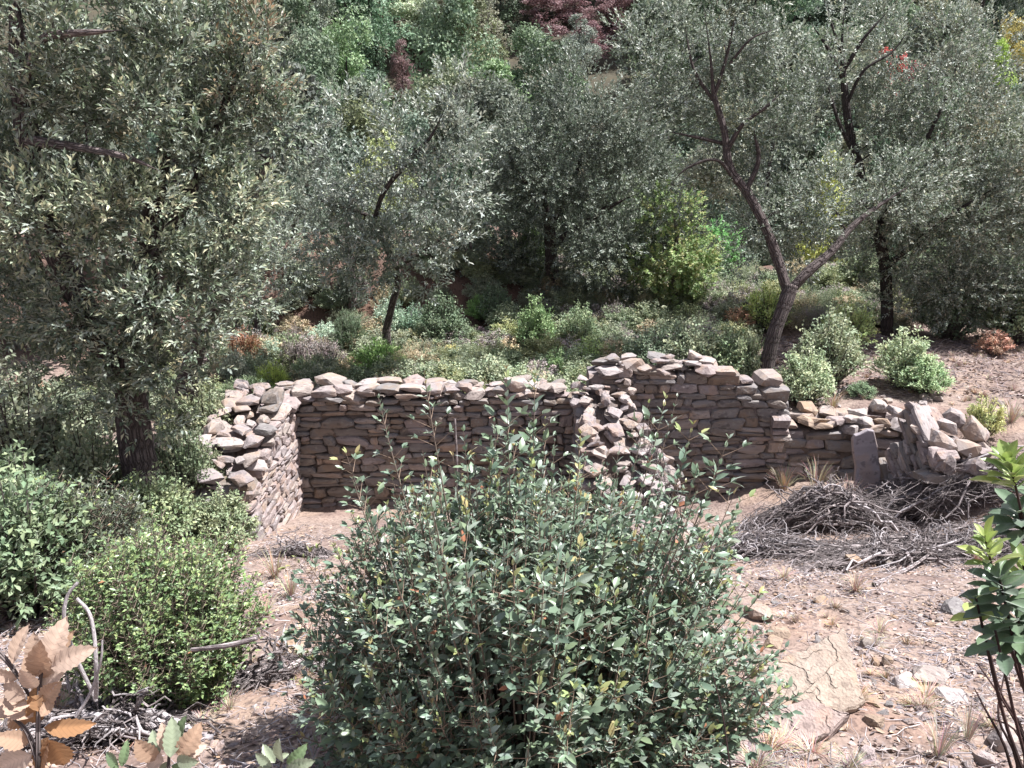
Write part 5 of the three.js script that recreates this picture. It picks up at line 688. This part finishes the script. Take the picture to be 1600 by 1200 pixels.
// ---------------------------------------------------------------- gravel, litter and dry grass
{
  const R = rng(970), M = new THREE.Matrix4(), q = new THREE.Quaternion(), e = new THREE.Euler();
  const scatter = (name, geo, mat, n, place, size, cols) => { const im = new THREE.InstancedMesh(geo, mat, n); im.name = name; im.userData.kind = 'stuff'; for (let i = 0; i < n; i++) { const [x, z, up = 0] = place(); const s = size(); M.compose(V(x, height(x, z) + up, z), q.setFromEuler(e.set(R.s(0.45) - 0.2, R() * 6.28, R.s(0.45))), V(s[0], s[1], s[2])); im.setMatrixAt(i, M); im.setColorAt(i, rgb(...jig(R, R.pick(cols), 0.25))); } im.castShadow = im.receiveShadow = true; scene.add(im); return im; };
  const slope = () => { for (;;) { const r = 1.7 + 7.2 * Math.pow(R(), 1.25), x = R.s(0.72) * (r + 0.8); if (R() < 0.25 + 0.75 * sstep(0.35, 0.6, fbm(x * 1.3 + 7, r * 1.3, 97))) return [x, -r]; } };
  const cols = [[0.36, 0.305, 0.29], [0.30, 0.25, 0.235], [0.39, 0.315, 0.245], [0.22, 0.20, 0.205], [0.45, 0.41, 0.395]], plain = std({ color: rgb(1, 1, 1), roughness: 0.9, map: stoneMap });
  [SLABS[0], SLABS[3], CHUNKS[1], CHUNKS[4]].forEach((g) => scatter('gravel', g, plain, 5200, slope, () => { const s = 0.012 + 0.045 * Math.pow(R(), 3); return [s, s * R.r(0.25, 0.6), s * R.r(0.5, 1)]; }, cols));
  const lf = new MB(); lf.leaf(V(0, 0, -0.5), V(0, 0, 1), V(0, 1, 0), 1, 0.45, [1, 1, 1], true, 0.3, -0.25);
  const leafG = lf.geo(), litterM = std({ roughness: 0.9, vertexColors: true });
  scatter('leaf_litter', leafG, litterM, 24000, slope, () => { const s = R.r(0.02, 0.05); return [s, s, s]; }, [[0.29, 0.23, 0.20], [0.21, 0.16, 0.14], [0.38, 0.32, 0.285], [0.17, 0.13, 0.12], [0.33, 0.25, 0.18]]);
  const tw = new MB(); tw.tube([V(-0.5, 0, 0), V(-0.1, 0.03, 0.05), V(0.2, 0.02, -0.03), V(0.5, 0.05, 0.04)], [0.014, 0.013, 0.011, 0.008], 4);
  const twigG = tw.geo();
  scatter('twig_litter', twigG, litterM, 12000, () => { const [x, z] = slope(); return [x, z, 0.006]; }, () => { const s = R.r(0.05, 0.22); return [s, s, s]; }, [[0.32, 0.285, 0.29], [0.22, 0.195, 0.20], [0.40, 0.365, 0.36]]);
  const back = () => { const r = R.r(10.8, 14.2); return [R.r(3.0, 11), -r]; };
  scatter('twig_litter', twigG, litterM, 4000, () => { const [x, z] = back(); return [x, z, 0.01]; }, () => { const s = R.r(0.08, 0.3); return [s, s, s]; }, [[0.31, 0.265, 0.27], [0.25, 0.205, 0.21], [0.39, 0.33, 0.29]]);
  scatter('leaf_litter', leafG, litterM, 7000, back, () => { const s = R.r(0.04, 0.08); return [s, s, s]; }, [[0.32, 0.25, 0.225], [0.25, 0.19, 0.18], [0.40, 0.325, 0.28]]);
  // a tuft: many thin blades from one foot
  const tuft = (seed, n, spread, bend) => { const r = rng(seed), mb = new MB(); for (let i = 0; i < n; i++) { const a = r() * 6.28, o = V(Math.cos(a), 0, Math.sin(a)), b = o.clone().multiplyScalar(0.12 * r()), h = r.r(0.5, 1), k = spread * r.r(0.3, 1), tip = b.clone().addScaledVector(o, k).setY(h * (1 - bend * k)), mid = b.clone().lerp(tip, 0.5).add(V(0, 0.18 * h, 0)), s = V(-o.z, 0, o.x).multiplyScalar(0.008), c = [1, 1, 1].map((v) => v * r.r(0.7, 1.25)); const A = mb.v(b.x - s.x, 0, b.z - s.z, c), B = mb.v(b.x + s.x, 0, b.z + s.z, c), C = mb.v(mid.x - s.x * 0.8, mid.y, mid.z - s.z * 0.8, c), D = mb.v(mid.x + s.x * 0.8, mid.y, mid.z + s.z * 0.8, c), E = mb.v(tip.x, tip.y, tip.z, c); mb.i.push(A, B, C, B, D, C, C, D, E); } return mb.geo(); };
  const TUFT = [tuft(1, 130, 0.9, 0.5), tuft(2, 90, 0.6, 0.3), tuft(3, 70, 0.35, 0.15)], strawC = [[0.43, 0.35, 0.265], [0.39, 0.305, 0.22], [0.46, 0.39, 0.32]];
  const named = [['tan dry grass tuft on the slope in front of the brush', 1336, 925, 46, 44, 0], ['golden dry grass tuft at the foot of the standing slab', 1325, 790, 70, 60, 0], ['dry grass fringe along the foot of the stepped wall', 1225, 765, 80, 46, 1], ['dry grass left of the standing slab', 1275, 765, 70, 60, 1], ['tall pale straw tuft at the bottom right', 1465, 1185, 90, 80, 1], ['thin straw tuft right of the tall pale one', 1510, 1160, 70, 80, 1], ['pale dry grass patch between the lower left bush and the wall', 430, 905, 70, 60, 1], ['second pale dry grass patch below the left wall end', 455, 935, 60, 56, 1], ['dry grass patch left of the large bush', 415, 960, 60, 44, 0], ['golden grass along the bottom edge under the large bush', 1100, 1200, 90, 50, 1], ['golden grass at the bottom edge below the pink slab', 1180, 1205, 90, 44, 1], ['low straw tuft at the left end of the dead brush', 1225, 905, 40, 24, 0], ['straw tuft behind the low wall', 1300, 640, 60, 36, 1], ['straw patch beside the straggly shrub', 1580, 660, 70, 44, 1]];
  for (const [label, px, py, w, h, k] of named) { const g = onGround(px, py), t = thing('dry_grass_tuft', label, 'dry grass', g.p, R() * 6); const m = new THREE.Mesh(TUFT[k], std({ color: rgb(...R.pick(strawC)), vertexColors: true, roughness: 0.9 })); m.name = 'blades'; m.userData.kind = 'stuff'; m.scale.set(w * 0.75 * g.d / F, h * g.d / F, w * 0.75 * g.d / F); m.castShadow = true; t.add(m); }
  const im = scatter('dry_grass', TUFT[0], litterM, 520, () => { for (;;) { const r = R.r(2, 15), x = R.s(0.75) * r; if (r > 7 && r < 10.5 && x < 5.8 && x > 0 && R() < 0.85) continue; if (r > 5 && r < 10.4 && x < 4.4 && x > -3.6 && R() < 0.9) continue; if (r > 11 && x < 3.2 && R() < 0.4) continue; if (fbm(x * 0.9, r * 0.9, 99) > 0.5 || (r > 10.4 && x > 3)) return [x, -r]; } }, () => { const s = R.r(0.06, 0.17); return [s, s * R.r(0.5, 0.9), s]; }, strawC);
}

renderer.render(scene, camera);
